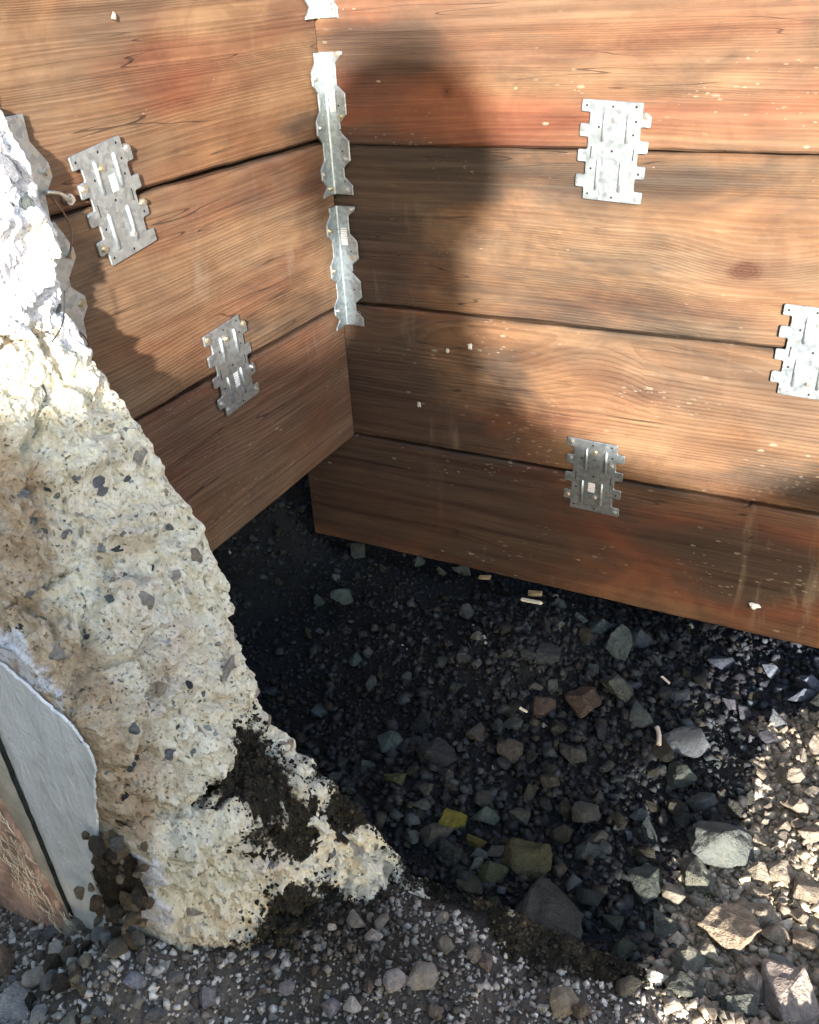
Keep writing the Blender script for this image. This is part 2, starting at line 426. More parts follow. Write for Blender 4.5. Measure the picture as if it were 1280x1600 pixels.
def concrete_material():
    """broken concrete. attribute 'tint': r = rusty tan, g = soil and moss, b = white paint remains"""
    g = G('broken_concrete_face')
    s = g.t.nodes.new('ShaderNodeSeparateColor'); g.set(s, 0, g.attr('tint')['Color'])
    tr, so, wh = s.outputs
    P = g.objco()
    n0 = g.noise(P, 9.0, 5.0, 0.6); n1 = g.noise(P, 46.0, 5.0, 0.65); n2 = g.noise(P, 170.0, 4.0, 0.65)
    c = g.mix(g.map(n1, 0.3, 0.7), (0.66, 0.595, 0.45), (0.84, 0.79, 0.64))
    c = g.mix(g.map(n0, 0.50, 0.72, 0.0, 0.35), c, (0.50, 0.34, 0.25))
    c = g.mix(g.map(tr, 0.25, 0.75, 0.0, 0.75), c, g.mix(g.map(n1, 0.3, 0.7), (0.28, 0.17, 0.085), (0.50, 0.35, 0.21)))
    # small aggregate, too small to pick apart
    v = g.vor(g.vadd(P, g.vmul(g.noise(P, 90.0, 2.0, 0.5, 0.0, 'Color'), (0.006, 0.006, 0.006))), 105.0)
    cs = g.t.nodes.new('ShaderNodeSeparateColor'); g.set(cs, 0, v.outputs['Color'])
    agg = g.math('MULTIPLY', g.math('GREATER_THAN', g.math('ADD', cs.outputs[0], g.math('MULTIPLY', g.math('SUBTRACT', n0, 0.5), 0.5)), 0.82), g.math('LESS_THAN', v.outputs['Distance'], g.math('ADD', 0.12, g.math('MULTIPLY', cs.outputs[2], 0.30))))
    aggc = g.ramp(cs.outputs[1], [(0.0, (0.08, 0.10, 0.095)), (0.4, (0.22, 0.245, 0.235)), (0.7, (0.42, 0.41, 0.37)), (1.0, (0.56, 0.45, 0.34))])
    c = g.mix(g.math('MULTIPLY', agg, 0.85), c, aggc)
    lav = g.noise(g.vadd(P, (3.0, 1.0, 2.0)), 14.0, 5.0, 0.6)
    c = g.mix(g.map(lav, 0.54, 0.72, 0.0, 0.40), c, (0.60, 0.57, 0.53))
    pit = g.math('MAXIMUM', g.map(g.noise(P, 120.0, 3.0, 0.6), 0.65, 0.71), g.math('MULTIPLY', g.map(g.noise(P, 260.0, 2.0, 0.6), 0.62, 0.70), 0.7))
    c = g.mix(g.math('MULTIPLY', pit, 0.75), c, (0.07, 0.06, 0.045))
    c = g.mix(g.map(n2, 0.52, 0.72, 0.0, 0.4), c, g.mix(1.0, c, (0.55, 0.50, 0.42), 'MULTIPLY'))
    c = g.mix(g.map(g.math('ADD', wh, g.math('MULTIPLY', g.math('SUBTRACT', n1, 0.5), 0.9)), 0.42, 0.60), c, g.mix(g.map(n2, 0.4, 0.7), (0.74, 0.73, 0.74), (0.58, 0.57, 0.60)))
    soc = g.mix(g.map(n1, 0.4, 0.66), (0.020, 0.016, 0.011), (0.042, 0.034, 0.022))
    soc = g.mix(g.map(n2, 0.64, 0.72, 0.0, 0.7), soc, (0.12, 0.10, 0.07))
    c = g.mix(g.map(g.math('ADD', so, g.math('ADD', g.math('MULTIPLY', g.math('SUBTRACT', n1, 0.5), 0.9), g.math('MULTIPLY', g.math('SUBTRACT', n2, 0.5), 0.9))), 0.36, 0.66), c, soc)
    g.bs('Base Color', c); g.bs('Roughness', 0.9); g.bs('Specular IOR Level', 0.2)
    h = g.math('ADD', g.math('MULTIPLY', n1, 1.0), g.math('ADD', g.math('MULTIPLY', n2, 0.55), g.math('MULTIPLY', pit, -0.6)))
    h = g.math('ADD', h, g.math('MULTIPLY', agg, 0.35))
    g.bs('Normal', g.bump(h, 1.0, 0.007))
    return g.m

def paint_material():
    g = G('white_painted_plaster')
    P = g.objco()
    n = g.noise(g.vmul(P, (24.0, 24.0, 7.0)), 1.0, 5.0, 0.65, 0.5)
    n1 = g.noise(P, 9.0, 4.0, 0.6); n2 = g.noise(P, 150.0, 4.0, 0.6)
    c = g.mix(g.map(n, 0.35, 0.7), (0.80, 0.79, 0.76), (0.92, 0.91, 0.88))
    c = g.mix(g.map(n1, 0.50, 0.74, 0.0, 0.7), c, (0.48, 0.50, 0.47))
    n3 = g.noise(g.vmul(P, (60.0, 60.0, 14.0)), 1.0, 5.0, 0.7, 0.8)
    c = g.mix(g.map(n3, 0.55, 0.72, 0.0, 0.5), c, (0.50, 0.48, 0.43))
    c = g.mix(g.map(n2, 0.66, 0.74, 0.0, 0.5), c, (0.38, 0.35, 0.30))
    g.bs('Base Color', c); g.bs('Roughness', 0.75)
    g.bs('Normal', g.bump(g.math('ADD', g.math('ADD', n, n3), g.math('MULTIPLY', n2, 0.4)), 0.8, 0.006))
    return g.m

M_WOOD = wood_material(); M_METAL = metal_material(); M_SCREW = screw_material(); M_LABEL = paper_label_material()
M_ROCK = rock_material(); M_CRUMB = crumb_material(); M_SOIL = soil_material(); M_CONC = concrete_material(); M_PAINT = paint_material()
M_HOLE = plain('dark_hole', (0.012, 0.012, 0.013), 0.8, bump=0)
M_WIRE = plain('rusty_wire', (0.16, 0.10, 0.07), 0.5, 0.5, 0.4, 200.0)
M_CHIP = plain('pale_wood_chip', (0.50, 0.36, 0.20), 0.75, 0.0, 0.35, 90.0)
M_STRAW = plain('torn_wood_fibre', (0.72, 0.60, 0.42), 0.8, 0.0, 0.3, 60.0)
M_TORN = plain('torn_board', (0.60, 0.37, 0.27), 0.85, 0.0, 0.4, 40.0, 0.8, 0.006)
M_BEIGE = plain('beige_panel_face', (0.62, 0.55, 0.44), 0.8, 0.0, 0.25, 25.0, 0.5, 0.004)
M_SEAL = plain('black_joint_filler', (0.022, 0.028, 0.025), 0.7, 0.0, 0.5, 90.0, 0.6, 0.004)
M_PLASTIC = plain('cream_plastic', (0.60, 0.52, 0.42), 0.45, 0.0, 0.2, 60.0)
M_CLOTH = plain('work_jacket', (0.06, 0.07, 0.10), 0.9); M_SKIN = plain('skin', (0.48, 0.28, 0.2), 0.5); M_HAT = plain('hard_hat_shell', (0.7, 0.5, 0.08), 0.35)
# ------------------------------------------------------------------ ground (one sheet to the horizon)
def ground_z(x, y):
    x = np.asarray(x, float); y = np.asarray(y, float)
    P = np.stack([x, y, np.zeros_like(x)], -1).reshape(-1, 3)
    near = 1.0 - sstep(2.0, 6.0, np.hypot(x, y))
    rough = (0.024 * vnoise(P, 3.1, 1) + 0.013 * vnoise(P, 8.7, 2) + 0.0045 * vnoise(P, 24.0, 3) + 0.0025 * vnoise(P, 61.0, 4)).reshape(x.shape)
    fore = sstep(-0.512, -0.540, y + 0.012 * vnoise(P, 20.0, 44).reshape(x.shape))
    z = -0.272 + rough * (near * (1 - 0.35 * fore) + 0.2)
    z = z + 0.046 * np.exp(-((x - 0.30) ** 2 / 0.045 + (y + 0.10) ** 2 / 0.025))          # low heap under the long boards
    z = z - 0.015 * np.exp(-((x - 0.12) ** 2 / 0.02 + (y + 0.36) ** 2 / 0.02))
    z = z + 0.040 * np.exp(-((x + 0.06) ** 2 / 0.022 + (y - 0.02) ** 2 / 0.020))
    z = z + 0.050 * sstep(0.56, 0.90, x) * sstep(0.05, -0.12, y) * near                   # rubble heap on the sunny side
    z = z + fore * (0.024 + 0.026 * np.exp(-((x - 0.31) ** 2 / 0.008 + (y + 0.65) ** 2 / 0.006)))
    z = z + 0.055 * np.exp(-((x - 0.16) ** 2 / 0.008 + (y + 0.755) ** 2 / 0.0030))
    bk = np.clip((-0.085 - x + 0.05 * vnoise(P, 6.0, 51).reshape(x.shape) + 0.02 * vnoise(P, 17.0, 52).reshape(x.shape)) / 0.48, 0, 1)
    z = z + (1.25 * bk ** 1.55 + 0.03 * np.clip(bk * 4, 0, 1) * vnoise(P, 22.0, 53).reshape(x.shape) + 0.014 * np.clip(bk * 4, 0, 1) * vnoise(P, 55.0, 54).reshape(x.shape)) * sstep(-0.75, -0.45, y)    # earth behind the left boards
    z = z + 1.15 * np.clip((y - 0.11) / 0.40, 0, 1) ** 1.15 * sstep(-0.5, -0.1, x + 0.4)  # earth behind the right boards
    z = z + 0.06 * sstep(0.02, 0.10, y) * sstep(0.2, -0.05, x)
    return z

def tan_weight(x, y):
    P = np.stack([x, y, np.zeros_like(x)], -1).reshape(-1, 3)
    n = 0.05 * vnoise(P, 9.0, 31).reshape(np.shape(x)) + 0.02 * vnoise(P, 30.0, 32).reshape(np.shape(x))
    return sstep(0.575, 0.665, x + n) * sstep(-0.03, -0.15, y + n) * sstep(-0.6, -0.5, y)

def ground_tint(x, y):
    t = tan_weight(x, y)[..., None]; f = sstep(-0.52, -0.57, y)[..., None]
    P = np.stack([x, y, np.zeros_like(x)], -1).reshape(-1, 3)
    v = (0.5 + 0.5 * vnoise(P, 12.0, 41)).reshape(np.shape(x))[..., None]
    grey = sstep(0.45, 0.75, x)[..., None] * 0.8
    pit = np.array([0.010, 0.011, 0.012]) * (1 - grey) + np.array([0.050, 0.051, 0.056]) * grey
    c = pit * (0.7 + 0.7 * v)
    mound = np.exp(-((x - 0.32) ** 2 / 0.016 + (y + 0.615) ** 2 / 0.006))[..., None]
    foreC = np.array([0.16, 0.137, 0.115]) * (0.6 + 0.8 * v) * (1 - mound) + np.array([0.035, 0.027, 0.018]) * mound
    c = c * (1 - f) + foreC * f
    far = sstep(1.5, 2.2, np.hypot(x - .4, y))[..., None]  # unseen ground farther out made paler to bounce more light
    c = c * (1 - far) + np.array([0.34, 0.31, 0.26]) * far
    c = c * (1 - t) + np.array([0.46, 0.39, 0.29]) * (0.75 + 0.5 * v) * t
    return c

def build_ground():
    def axis(lo, hi, st):
        c = np.arange(lo, hi + st / 2, st)
        out = st * np.cumsum(1.35 ** np.arange(1, 34))
        out = out[out < 130]
        return np.concatenate([lo - out[::-1], c, hi + out])
    xs = axis(-0.62, 1.30, 0.007); ys = axis(-1.10, 0.56, 0.007)
    X, Y = np.meshgrid(xs, ys)
    Z = ground_z(X, Y)
    V = np.stack([X, Y, Z], -1).reshape(-1, 3)
    w = len(xs); i = np.arange((len(ys) - 1) * (w - 1)); r, c = i // (w - 1), i % (w - 1); a = r * w + c
    F = np.stack([a, a + 1, a + w + 1, a + w], 1)
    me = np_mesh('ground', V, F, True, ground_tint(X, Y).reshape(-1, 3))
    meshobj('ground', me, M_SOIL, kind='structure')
build_ground()

# ------------------------------------------------------------------ timber walls, board by board
def plank_mesh(L, zb0, zb1, zt0, zt1, th, seed, round_end=0.0, step=0.012, stain_shade=(), x0=0.0):
    """board along local x; front face at y = 0, back at y = th; bottom and top edges run from zb0 to zb1, zt0 to zt1"""
    n = int(L / step) + 2
    xs = np.linspace(0, L, n)
    bv = 0.003
    NL = 12
    prof = [(bv, 0)] + [(0.0, k) for k in range(1, NL)] + [(bv, NL), (th - bv, NL), (th, NL - 1), (th, 1), (th - bv, 0)]
    V = []; A = []
    P = np.stack([xs, np.full(n, seed * 3.3), np.zeros(n)], 1)
    eb = 0.0012 * vnoise(P, 14.0, 5) + 0.0006 * vnoise(P, 60.0, 6)
    et = 0.0012 * vnoise(P, 14.0, 7) + 0.0006 * vnoise(P, 60.0, 8)
    wv = 0.0012 * vnoise(P, 5.0, 9)
    for k, x in enumerate(xs):
        t = x / L
        zb = zb0 + (zb1 - zb0) * t + eb[k]; zt = zt0 + (zt1 - zt0) * t + et[k]
        if round_end:
            d = L - x
            if d < round_end:
                s = round_end - math.sqrt(max(0, round_end ** 2 - (round_end - d) ** 2))
                zb += s * 0.7
        lv = [zb] + list(np.linspace(zb + bv, zt - bv, NL - 1)) + [zt]
        for (y, l) in prof:
            V.append((x, y + (wv[k] if y < th / 2 else 0), lv[l]))
            dk = rd = 0.0
            for (sx, sz, rx, rz, ad, ar) in stain_shade:
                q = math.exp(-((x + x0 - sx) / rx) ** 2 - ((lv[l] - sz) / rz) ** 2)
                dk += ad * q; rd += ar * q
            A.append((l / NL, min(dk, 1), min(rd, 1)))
    V = np.array(V); m = len(prof)
    F = []
    for k in range(n - 1):
        for j in range(m):
            a = k * m + j; b = k * m + (j + 1) % m
            F.append((a, b, b + m, a + m))
    me = bpy.data.meshes.new('plank')
    faces = F + [tuple(range(m - 1, -1, -1))[::-1], tuple(range((n - 1) * m, n * m))[::-1]]
    me.from_pydata([tuple(v) for v in V], [], faces)
    bm = bmesh.new(); bm.from_mesh(me); bmesh.ops.recalc_face_normals(bm, faces=bm.faces); bm.to_mesh(me); bm.free()
    at = me.attributes.new('tint', 'FLOAT_COLOR', 'POINT'); at.data.foreach_set('color', np.c_[np.array(A), np.ones(len(A))].astype(np.float32).ravel())
    return me

TH = 0.042
# stain spots and painted corner shade of the right wall (x, z, spread x, spread z, dark, red), then of the left wall (y, z, ...)
STAIN_SHADE_R = [(.30, .385, .8, .035, .62, 0), (.07, .34, .14, .22, .45, .30), (.03, .06, .20, .18, .42, .40), (.20, -.10, .5, .12, .22, .30), (.60, .15, .2, .03, .12, .25), (.05, .36, .12, .05, .45, 0), (.05, .27, .10, .05, .25, .35), (.18, .46, .35, .040, 0, .65), (.55, .45, .25, .030, 0, .5), (.10, .53, .10, .03, .55, .2),  # dark spots by the corner deepen the head shadow in the wood colour
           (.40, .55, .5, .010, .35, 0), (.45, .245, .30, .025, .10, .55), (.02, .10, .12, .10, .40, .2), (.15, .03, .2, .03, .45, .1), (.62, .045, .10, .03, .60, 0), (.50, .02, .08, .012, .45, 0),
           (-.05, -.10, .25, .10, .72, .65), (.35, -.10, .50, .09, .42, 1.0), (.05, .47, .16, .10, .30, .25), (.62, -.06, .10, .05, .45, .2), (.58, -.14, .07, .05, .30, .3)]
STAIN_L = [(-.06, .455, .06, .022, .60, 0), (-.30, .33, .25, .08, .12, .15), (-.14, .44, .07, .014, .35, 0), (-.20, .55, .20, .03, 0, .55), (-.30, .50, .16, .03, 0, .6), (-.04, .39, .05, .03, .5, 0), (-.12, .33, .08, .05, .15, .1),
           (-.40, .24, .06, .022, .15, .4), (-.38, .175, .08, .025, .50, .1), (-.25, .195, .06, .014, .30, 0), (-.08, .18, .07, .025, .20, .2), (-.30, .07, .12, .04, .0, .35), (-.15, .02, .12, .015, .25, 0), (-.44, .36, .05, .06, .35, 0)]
wall_r = thing('timber_wall', 'dark wooden board wall along the back of the pit, with three metal tie plates on it', 'timber wall')
# x0, length, bottom, top, proud, tint (seed, red, dark)
right_boards = [
    (-0.097, 1.45, (-0.200, -0.199), (-0.0015, -0.0015), -0.004, (0.13, 0.62, 0.56)),
    (-0.034, 1.40, (0.0012, 0.0012), (0.2055, 0.2055), 0.000, (0.41, 0.42, 0.46)),
    (-0.034, 1.40, (0.2085, 0.2078), (0.4180, 0.4182), 0.0015, (0.77, 0.34, 0.57)),
    (-0.034, 1.40, (0.4200, 0.4198), (0.6300, 0.6300), -0.001, (0.29, 0.60, 0.40)),
    (-0.034, 1.40, (0.6325, 0.6325), (0.8400, 0.8400), 0.000, (0.58, 0.40, 0.45)),
]
for k, (x0, L, b, t, dy, tint) in enumerate(right_boards):
    o = meshobj('plank', plank_mesh(L, b[0], b[1], t[0], t[1], TH, k + 1, stain_shade=STAIN_SHADE_R, x0=x0), M_WOOD, wall_r)
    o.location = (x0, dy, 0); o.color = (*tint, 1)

wall_l = thing('timber_wall', 'lighter brown board wall on the left, its near end behind the broken concrete', 'timber wall', (0, 0, 0), (0, 0, math.pi / 2))
left_boards = [   # local x from -0.515 (near) to the corner
    ((-0.004, -0.001), (0.2085, 0.2030), 0.000, (0.66, 0.60, 0.20), 0.0),
    ((0.2135, 0.2085), (0.4310, 0.4215), -0.002, (0.22, 0.40, 0.36), 0.014),
    ((0.4335, 0.4285), (0.6440, 0.6420), 0.001, (0.90, 0.47, 0.34), 0.0),
    ((0.6465, 0.6445), (0.8550, 0.8550), 0.000, (0.50, 0.40, 0.42), 0.0),
]
for k, (b, t, dy, tint, rnd) in enumerate(left_boards):
    o = meshobj('plank', plank_mesh(0.509, b[0], b[1], t[0], t[1], TH, k + 11, rnd, stain_shade=STAIN_L, x0=-.515), M_WOOD, wall_l)
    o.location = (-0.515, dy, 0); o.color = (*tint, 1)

# ------------------------------------------------------------------ sheet metal connectors
def extrude_outline(pts, th, bevel=0.0006):
    """flat outline in local x,z (front towards -y), thickness th"""
    bm = bmesh.new()
    f = bm.faces.new([bm.verts.new((x, 0, z)) for x, z in pts])
    r = bmesh.ops.extrude_face_region(bm, geom=[f])
    bmesh.ops.translate(bm, verts=[v for v in r['geom'] if isinstance(v, bmesh.types.BMVert)], vec=(0, -th, 0))
    bmesh.ops.recalc_face_normals(bm, faces=bm.faces)
    ed = [e for e in bm.edges if all(v.co.y < -th * 0.5 for v in e.verts) and len(e.link_faces) == 2]
    bmesh.ops.bevel(bm, geom=ed, offset=bevel, segments=1, affect='EDGES')
    return bm

def round_poly(pts, r, seg=3):
    out = []
    n = len(pts)
    for i in range(n):
        p0, p1, p2 = (Vector(pts[i - 1]), Vector(pts[i]), Vector(pts[(i + 1) % n]))
        a = p0 - p1; b = p2 - p1
        rr = min(r, a.length * 0.45, b.length * 0.45)
        A = p1 + a.normalized() * rr; B = p1 + b.normalized() * rr
        for k in range(seg + 1):
            t = k / seg
            q = A * (1 - t) ** 2 + p1 * 2 * t * (1 - t) + B * t ** 2
            out.append((q.x, q.y))
    return out

def screw_mesh():
    bm = bmesh.new()
    def disc(y0, y1, r0, r1, seg):
        vs0 = [bm.verts.new((r0 * math.cos(2 * math.pi * i / seg), y0, r0 * math.sin(2 * math.pi * i / seg))) for i in range(seg)]
        vs1 = [bm.verts.new((r1 * math.cos(2 * math.pi * i / seg), y1, r1 * math.sin(2 * math.pi * i / seg))) for i in range(seg)]
        for i in range(seg): bm.faces.new((vs0[i], vs0[(i + 1) % seg], vs1[(i + 1) % seg], vs1[i]))
        bm.faces.new(vs1)
    disc(0.004, -0.0010, 0.0050, 0.0046, 12)
    disc(-0.0010, -0.0038, 0.0033, 0.0030, 6)
    bmesh.ops.recalc_face_normals(bm, faces=bm.faces)
    me = bpy.data.meshes.new('screw'); bm.to_mesh(me); bm.free(); me.materials.append(M_SCREW)
    return me
SCREW = screw_mesh()

def hole_disc(bm, x, z, r, y=-0.0019, seg=8):
    bm.faces.new([bm.verts.new((x + r * math.cos(2 * math.pi * i / seg), y, z - r * math.sin(2 * math.pi * i / seg))) for i in range(seg)])

def hole_slot(bm, x, z, w, h, y=-0.0019):
    bm.faces.new([bm.verts.new(p) for p in ((x - w, y, z - h), (x + w, y, z - h), (x + w, y, z + h), (x - w, y, z + h))][::1])

TW, THH = 0.080, 0.1075
def tie_plate_outline():
    w, h, n = TW, THH, 0.0105
    L = [(0, 1.0), (0, .88), (n, .88), (n, .765), (0, .765), (0, .635), (n, .635), (n, .51), (0, .51), (0, .385), (n, .385), (n, .255), (0, .255), (0, .125), (n, .125), (n, 0.0)]
    Rr = [(w, 0.0), (w, .125), (w - n, .125), (w - n, .255), (w, .255), (w, .385), (w - n, .385), (w - n, .51), (w, .51), (w, .635), (w - n, .635), (w - n, .765), (w, .765), (w, .88), (w - n, .88), (w - n, 1.0)]
    pts = [(x - w / 2, t * h - h / 2) for x, t in L + Rr]
    return round_poly(pts[::-1], 0.0022)

def tie_plate(label, loc, rz, tilt, screws, sticker, shear=0.0, scale=1.0):
    """perforated steel tie plate screwed over a joint; local -y looks out of the wall"""
    t = thing('tie_plate', label, 'tie plate', loc, (0, tilt, rz), 'steel tie plates over the board joints')
    t.rotation_mode = 'XYZ'
    t.scale = (scale, 1, scale)
    o = bm_obj('plate', extrude_outline(tie_plate_outline(), 0.0018), M_METAL, t)
    h = THH
    for sx in (-0.0135, 0.0135):                      # four pressed ribs
        for (z0, z1) in ((0.010, 0.042), (-0.043, -0.007)):
            bm = bmesh.new()
            seg = 6; xo = sx + (0.0015 if z0 > 0 else -0.001)
            rows = []
            zs = [z0, z0 + 0.002, z1 - 0.002, z1]
            for k, zz in enumerate(zs):
                rr = 0.0006 if k in (0, 3) else 0.0023
                rows.append([bm.verts.new((xo + rr * math.cos(math.pi * i / seg), -0.0017 - rr * 1.0 * math.sin(math.pi * i / seg), zz)) for i in range(seg + 1)])
            for k in range(3):
                for i in range(seg):
                    bm.faces.new((rows[k][i], rows[k + 1][i], rows[k + 1][i + 1], rows[k][i + 1]))
            bm_obj('rib', bm, M_METAL, t, True)
    bm = bmesh.new()
    for (x, z) in ((-0.034, 0.0475), (0.022, 0.049), (-0.004, 0.048), (0.0235, 0.034), (0.022, 0.020), (0.0, 0.0015), (-0.023, -0.019), (0.033, -0.021), (-0.024, -0.047), (0.005, -0.049), (-0.018, 0.026)):
        hole_disc(bm, x, z, 0.0014)
    hole_slot(bm, -0.0245, -0.001, 0.0006, 0.006); hole_slot(bm, 0.0245, -0.001, 0.0006, 0.006)
    bm_obj('nail_holes', bm, M_HOLE, t, kind='stuff')
    for (x, z, a) in screws:
        s = meshobj('screw', SCREW, None, t); s.location = (x, -0.0018, z); s.scale = (.82, .8, .82); s.rotation_euler = (random.uniform(-.1, .1), a, random.uniform(-.15, .15))
    if sticker:
        x, z, w, hh = sticker
        bm = bmesh.new()
        bm.faces.new([bm.verts.new(p) for p in ((x - w, -0.0023, z - hh), (x + w, -0.0023, z - hh), (x + w, -0.0023, z + hh), (x - w, -0.0023, z + hh))])
        bm_obj('paper_sticker', bm, M_LABEL, t)
    return t
SCR_A = [(0.034, 0.0405, 0.3), (-0.001, 0.034, 1.0), (-0.0345, 0.0235, 0.2), (-0.0335, -0.0345, 0.7), (0.004, -0.036, 1.3), (0.035, -0.0475, 0.4)]
tie_plate('tie plate highest on the right wall, bright in the sun above the others', (0.3785, -0.003, 0.4178), 0, math.radians(3.5), SCR_A, (-0.001, -0.016, 0.0045, 0.007))
tie_plate('tie plate cut off by the right edge of the photo, on the middle joint', (0.6235, -0.003, 0.2065), 0, math.radians(2.0), [(-0.034, -0.034, .1), (-0.024, -0.047, .5), (0.001, 0.034, .9), (0.002, -0.036, .2), (0.034, 0.04, .3)], (0.001, 0.022, 0.0045, 0.009))
tie_plate('dark tie plate in the shade on the lowest joint of the right wall', (0.3765, -0.003, -0.0005), 0, math.radians(2.0), [(-0.034, 0.0480, .2), (-0.0345, 0.0235, .4), (0.0, 0.037, .5), (-0.0345, -0.0345, .9), (0.004, -0.031, 1.1), (0.034, -0.0475, .1), (0.023, 0.022, .3)], (-0.001, -0.016, 0.005, 0.007))
LW = math.pi / 2
tie_plate('tie plate high on the left wall, touching the shadow of the concrete', (0.003, -0.4025, 0.4300), LW, math.radians(-7.5), [(0.034, 0.0405, .2), (-0.006, 0.034, .6), (-0.0345, 0.0235, .9), (-0.0335, -0.0345, .1), (0.010, -0.036, .4), (0.0355, -0.0125, .3)], (0.004, 0.017, 0.0045, 0.008))
tie_plate('tie plate low on the left wall, between the lower two of its boards', (0.003, -0.2690, 0.2115), LW, math.radians(-4.5), [(0.034, 0.0405, .3), (-0.034, 0.0475, .5), (-0.002, 0.036, .1), (0.0345, -0.0165, .8), (-0.0335, -0.0345, .2), (0.034, -0.046, .9), (-0.024, -0.047, 1.0)], (0.001, -0.018, 0.0045, 0.0095))

def angle_bracket(label, loc, rz, hgt, screws_r, screws_l, sticker=None, fl=0.0295, group='corner angle brackets', seed=0):
    """bent steel angle with scalloped flanges: flange one lies along local +x (front -y), flange two along local -y (front +x)"""
    t = thing('angle_bracket', label, 'angle bracket', loc, (0, 0, rz), group)
    def edge(tabs, wide, narrow):
        pts = []
        for (a, b) in tabs:                      # fractions from the top
            pts += [(narrow, max(0, a - .06)), (wide, a), (wide, b), (narrow, min(1, b + .06))]
        return pts
    h = hgt
    tr = [(0.0, 0.02), (0.28, 0.42), (0.61, 0.745), (0.93, 1.0)]
    tl = [(0.12, 0.21), (0.45, 0.55), (0.79, 0.87), (0.985, 1.0)]
    def flange(tabs, wide, narrow):
        e = edge(tabs, wide, narrow)
        q = [p for i, p in enumerate(e) if i == 0 or p[1] >= e[i - 1][1] - 1e-6]
        res = []
        for (x, f) in q:
            z = h / 2 - f * h
            if res and abs(res[-1][0] - x) < 1e-6 and abs(res[-1][1] - z) < 1e-6: continue
            res.append((x, z))
        if res[0][1] < h / 2 - 1e-4: res = [(narrow, h / 2)] + res
        if res[-1][1] > -h / 2 + 1e-4: res = res + [(narrow, -h / 2)]
        return [(0.0, -h / 2), (0.0, h / 2)] + res
    bm = extrude_outline([p for p in flange(tr, fl, fl * 0.62)][::-1], 0.0020)
    f1 = bm_obj('flange', bm, M_METAL, t); f1.location = (0.0015, 0, 0); f1.rotation_euler = (0, 0, -0.045)
    bm = extrude_outline([(-x, z) for x, z in flange(tl, fl, fl * 0.64)], 0.0020)
    f2 = bm_obj('flange', bm, M_METAL, t); f2.location = (0, -0.0015, 0); f2.rotation_euler = (0, 0, math.pi / 2 + 0.045)
    # rounded bend between the flanges
    bm = bmesh.new(); seg = 6; rows = []
    R0 = 0.0062
    for z in (-h / 2 + 0.0004, h / 2 - 0.0004):
        rows.append([bm.verts.new((0.0010 + R0 - R0 * math.sin(math.pi / 2 * i / seg), -0.0010 - R0 + R0 * math.cos(math.pi / 2 * i / seg), z)) for i in range(seg + 1)])
    for i in range(seg): bm.faces.new((rows[0][i], rows[0][i + 1], rows[1][i + 1], rows[1][i]))
    bmesh.ops.recalc_face_normals(bm, faces=bm.faces)
    bm_obj('bend', bm, M_METAL, t, True)
    for (x, f) in screws_r:
        s = meshobj('screw', SCREW, None, t); s.location = (x, -0.0032, h / 2 - f * h); s.rotation_euler = (0.1, random.random(), 0.1); s.scale = (.8, 1, .8)
    for (x, f) in screws_l:
        s = meshobj('screw', SCREW, None, t); s.location = (0.0035, -x, h / 2 - f * h); s.rotation_euler = (0, random.random(), math.pi / 2); s.scale = (.8, 1, .8)
    bm = bmesh.new()
    for f in (0.36, 0.53, 0.68, 0.90): hole_disc(bm, 0.021, h / 2 - f * h, 0.0012, -0.0045)
    bm_obj('nail_holes', bm, M_HOLE, t, kind='stuff')
    if sticker:
        bm = bmesh.new(); x0, x1, a, b = sticker
        bm.faces.new([bm.verts.new((x, -0.0040, z)) for x, z in ((x0, h / 2 - b * h), (x1, h / 2 - b * h), (x1, h / 2 - a * h), (x0, h / 2 - a * h))])
        bm_obj('paper_sticker', bm, M_LABEL, t)
    return t
angle_bracket('angle bracket at the very top of the wall corner, cut off by the frame', (0.0005, -0.0005, 0.652), 0, 0.175, [(0.024, .3), (0.024, .9)], [(0.024, .2), (0.024, .83)])
angle_bracket('middle angle bracket in the wall corner, bright above the top left joint', (0.001, -0.0005, 0.4425), 0, 0.171, [(0.025, .02), (0.022, .44), (0.022, .74), (0.022, .965)], [(0.025, .17), (0.025, .5), (0.025, .83), (0.012, .95)], (0.008, 0.017, 0.25, 0.40))
angle_bracket('lowest angle bracket in the wall corner, with a white sticker near its top', (0.001, -0.0005, 0.2590), 0, 0.166, [(0.025, .03), (0.022, .41), (0.022, .9)], [(0.025, .17), (0.025, .5), (0.022, .84)], (0.007, 0.017, 0.17, 0.31))
# two more where the left boards meet the concrete; only their flange on the boards shows
for (lab, zc, yy, hh) in (('upper angle bracket beside the white concrete, mostly hidden by it', 0.4700, -0.5085, 0.100),
                          ('lower angle bracket beside the white concrete, two screws showing', 0.3700, -0.5030, 0.118)):
    t = thing('angle_bracket', lab, 'angle bracket', (0.0025, yy, zc), (0, 0, LW), 'angle brackets beside the concrete')
    h = hh
    if hh > .11:
        pts = [(0, h / 2), (0.021, h / 2), (0.028, h / 2 - .012), (0.036, h / 2 - .028), (0.036, h / 2 - .036), (0.022, h / 2 - .052), (0.022, h / 2 - .060), (0.036, h / 2 - .073), (0.036, h / 2 - .083), (0.027, h / 2 - .094), (0.026, -h / 2), (0, -h / 2)]
        sc = [(0.029, h / 2 - .032), (0.029, h / 2 - .078)]
    else:
        pts = [(0, h / 2), (0.021, h / 2), (0.021, h / 2 - .022), (0.036, h / 2 - .042), (0.037, h / 2 - .054), (0.024, h / 2 - .068), (0.022, -h / 2), (0, -h / 2)]
        sc = [(0.030, h / 2 - .049)]
    bm_obj('flange', extrude_outline(pts[::-1], 0.002), M_METAL, t)
    for (x, z) in sc:
        s = meshobj('screw', SCREW, None, t); s.location = (x, -0.002, z); s.rotation_euler = (0.1, random.random(), 0)

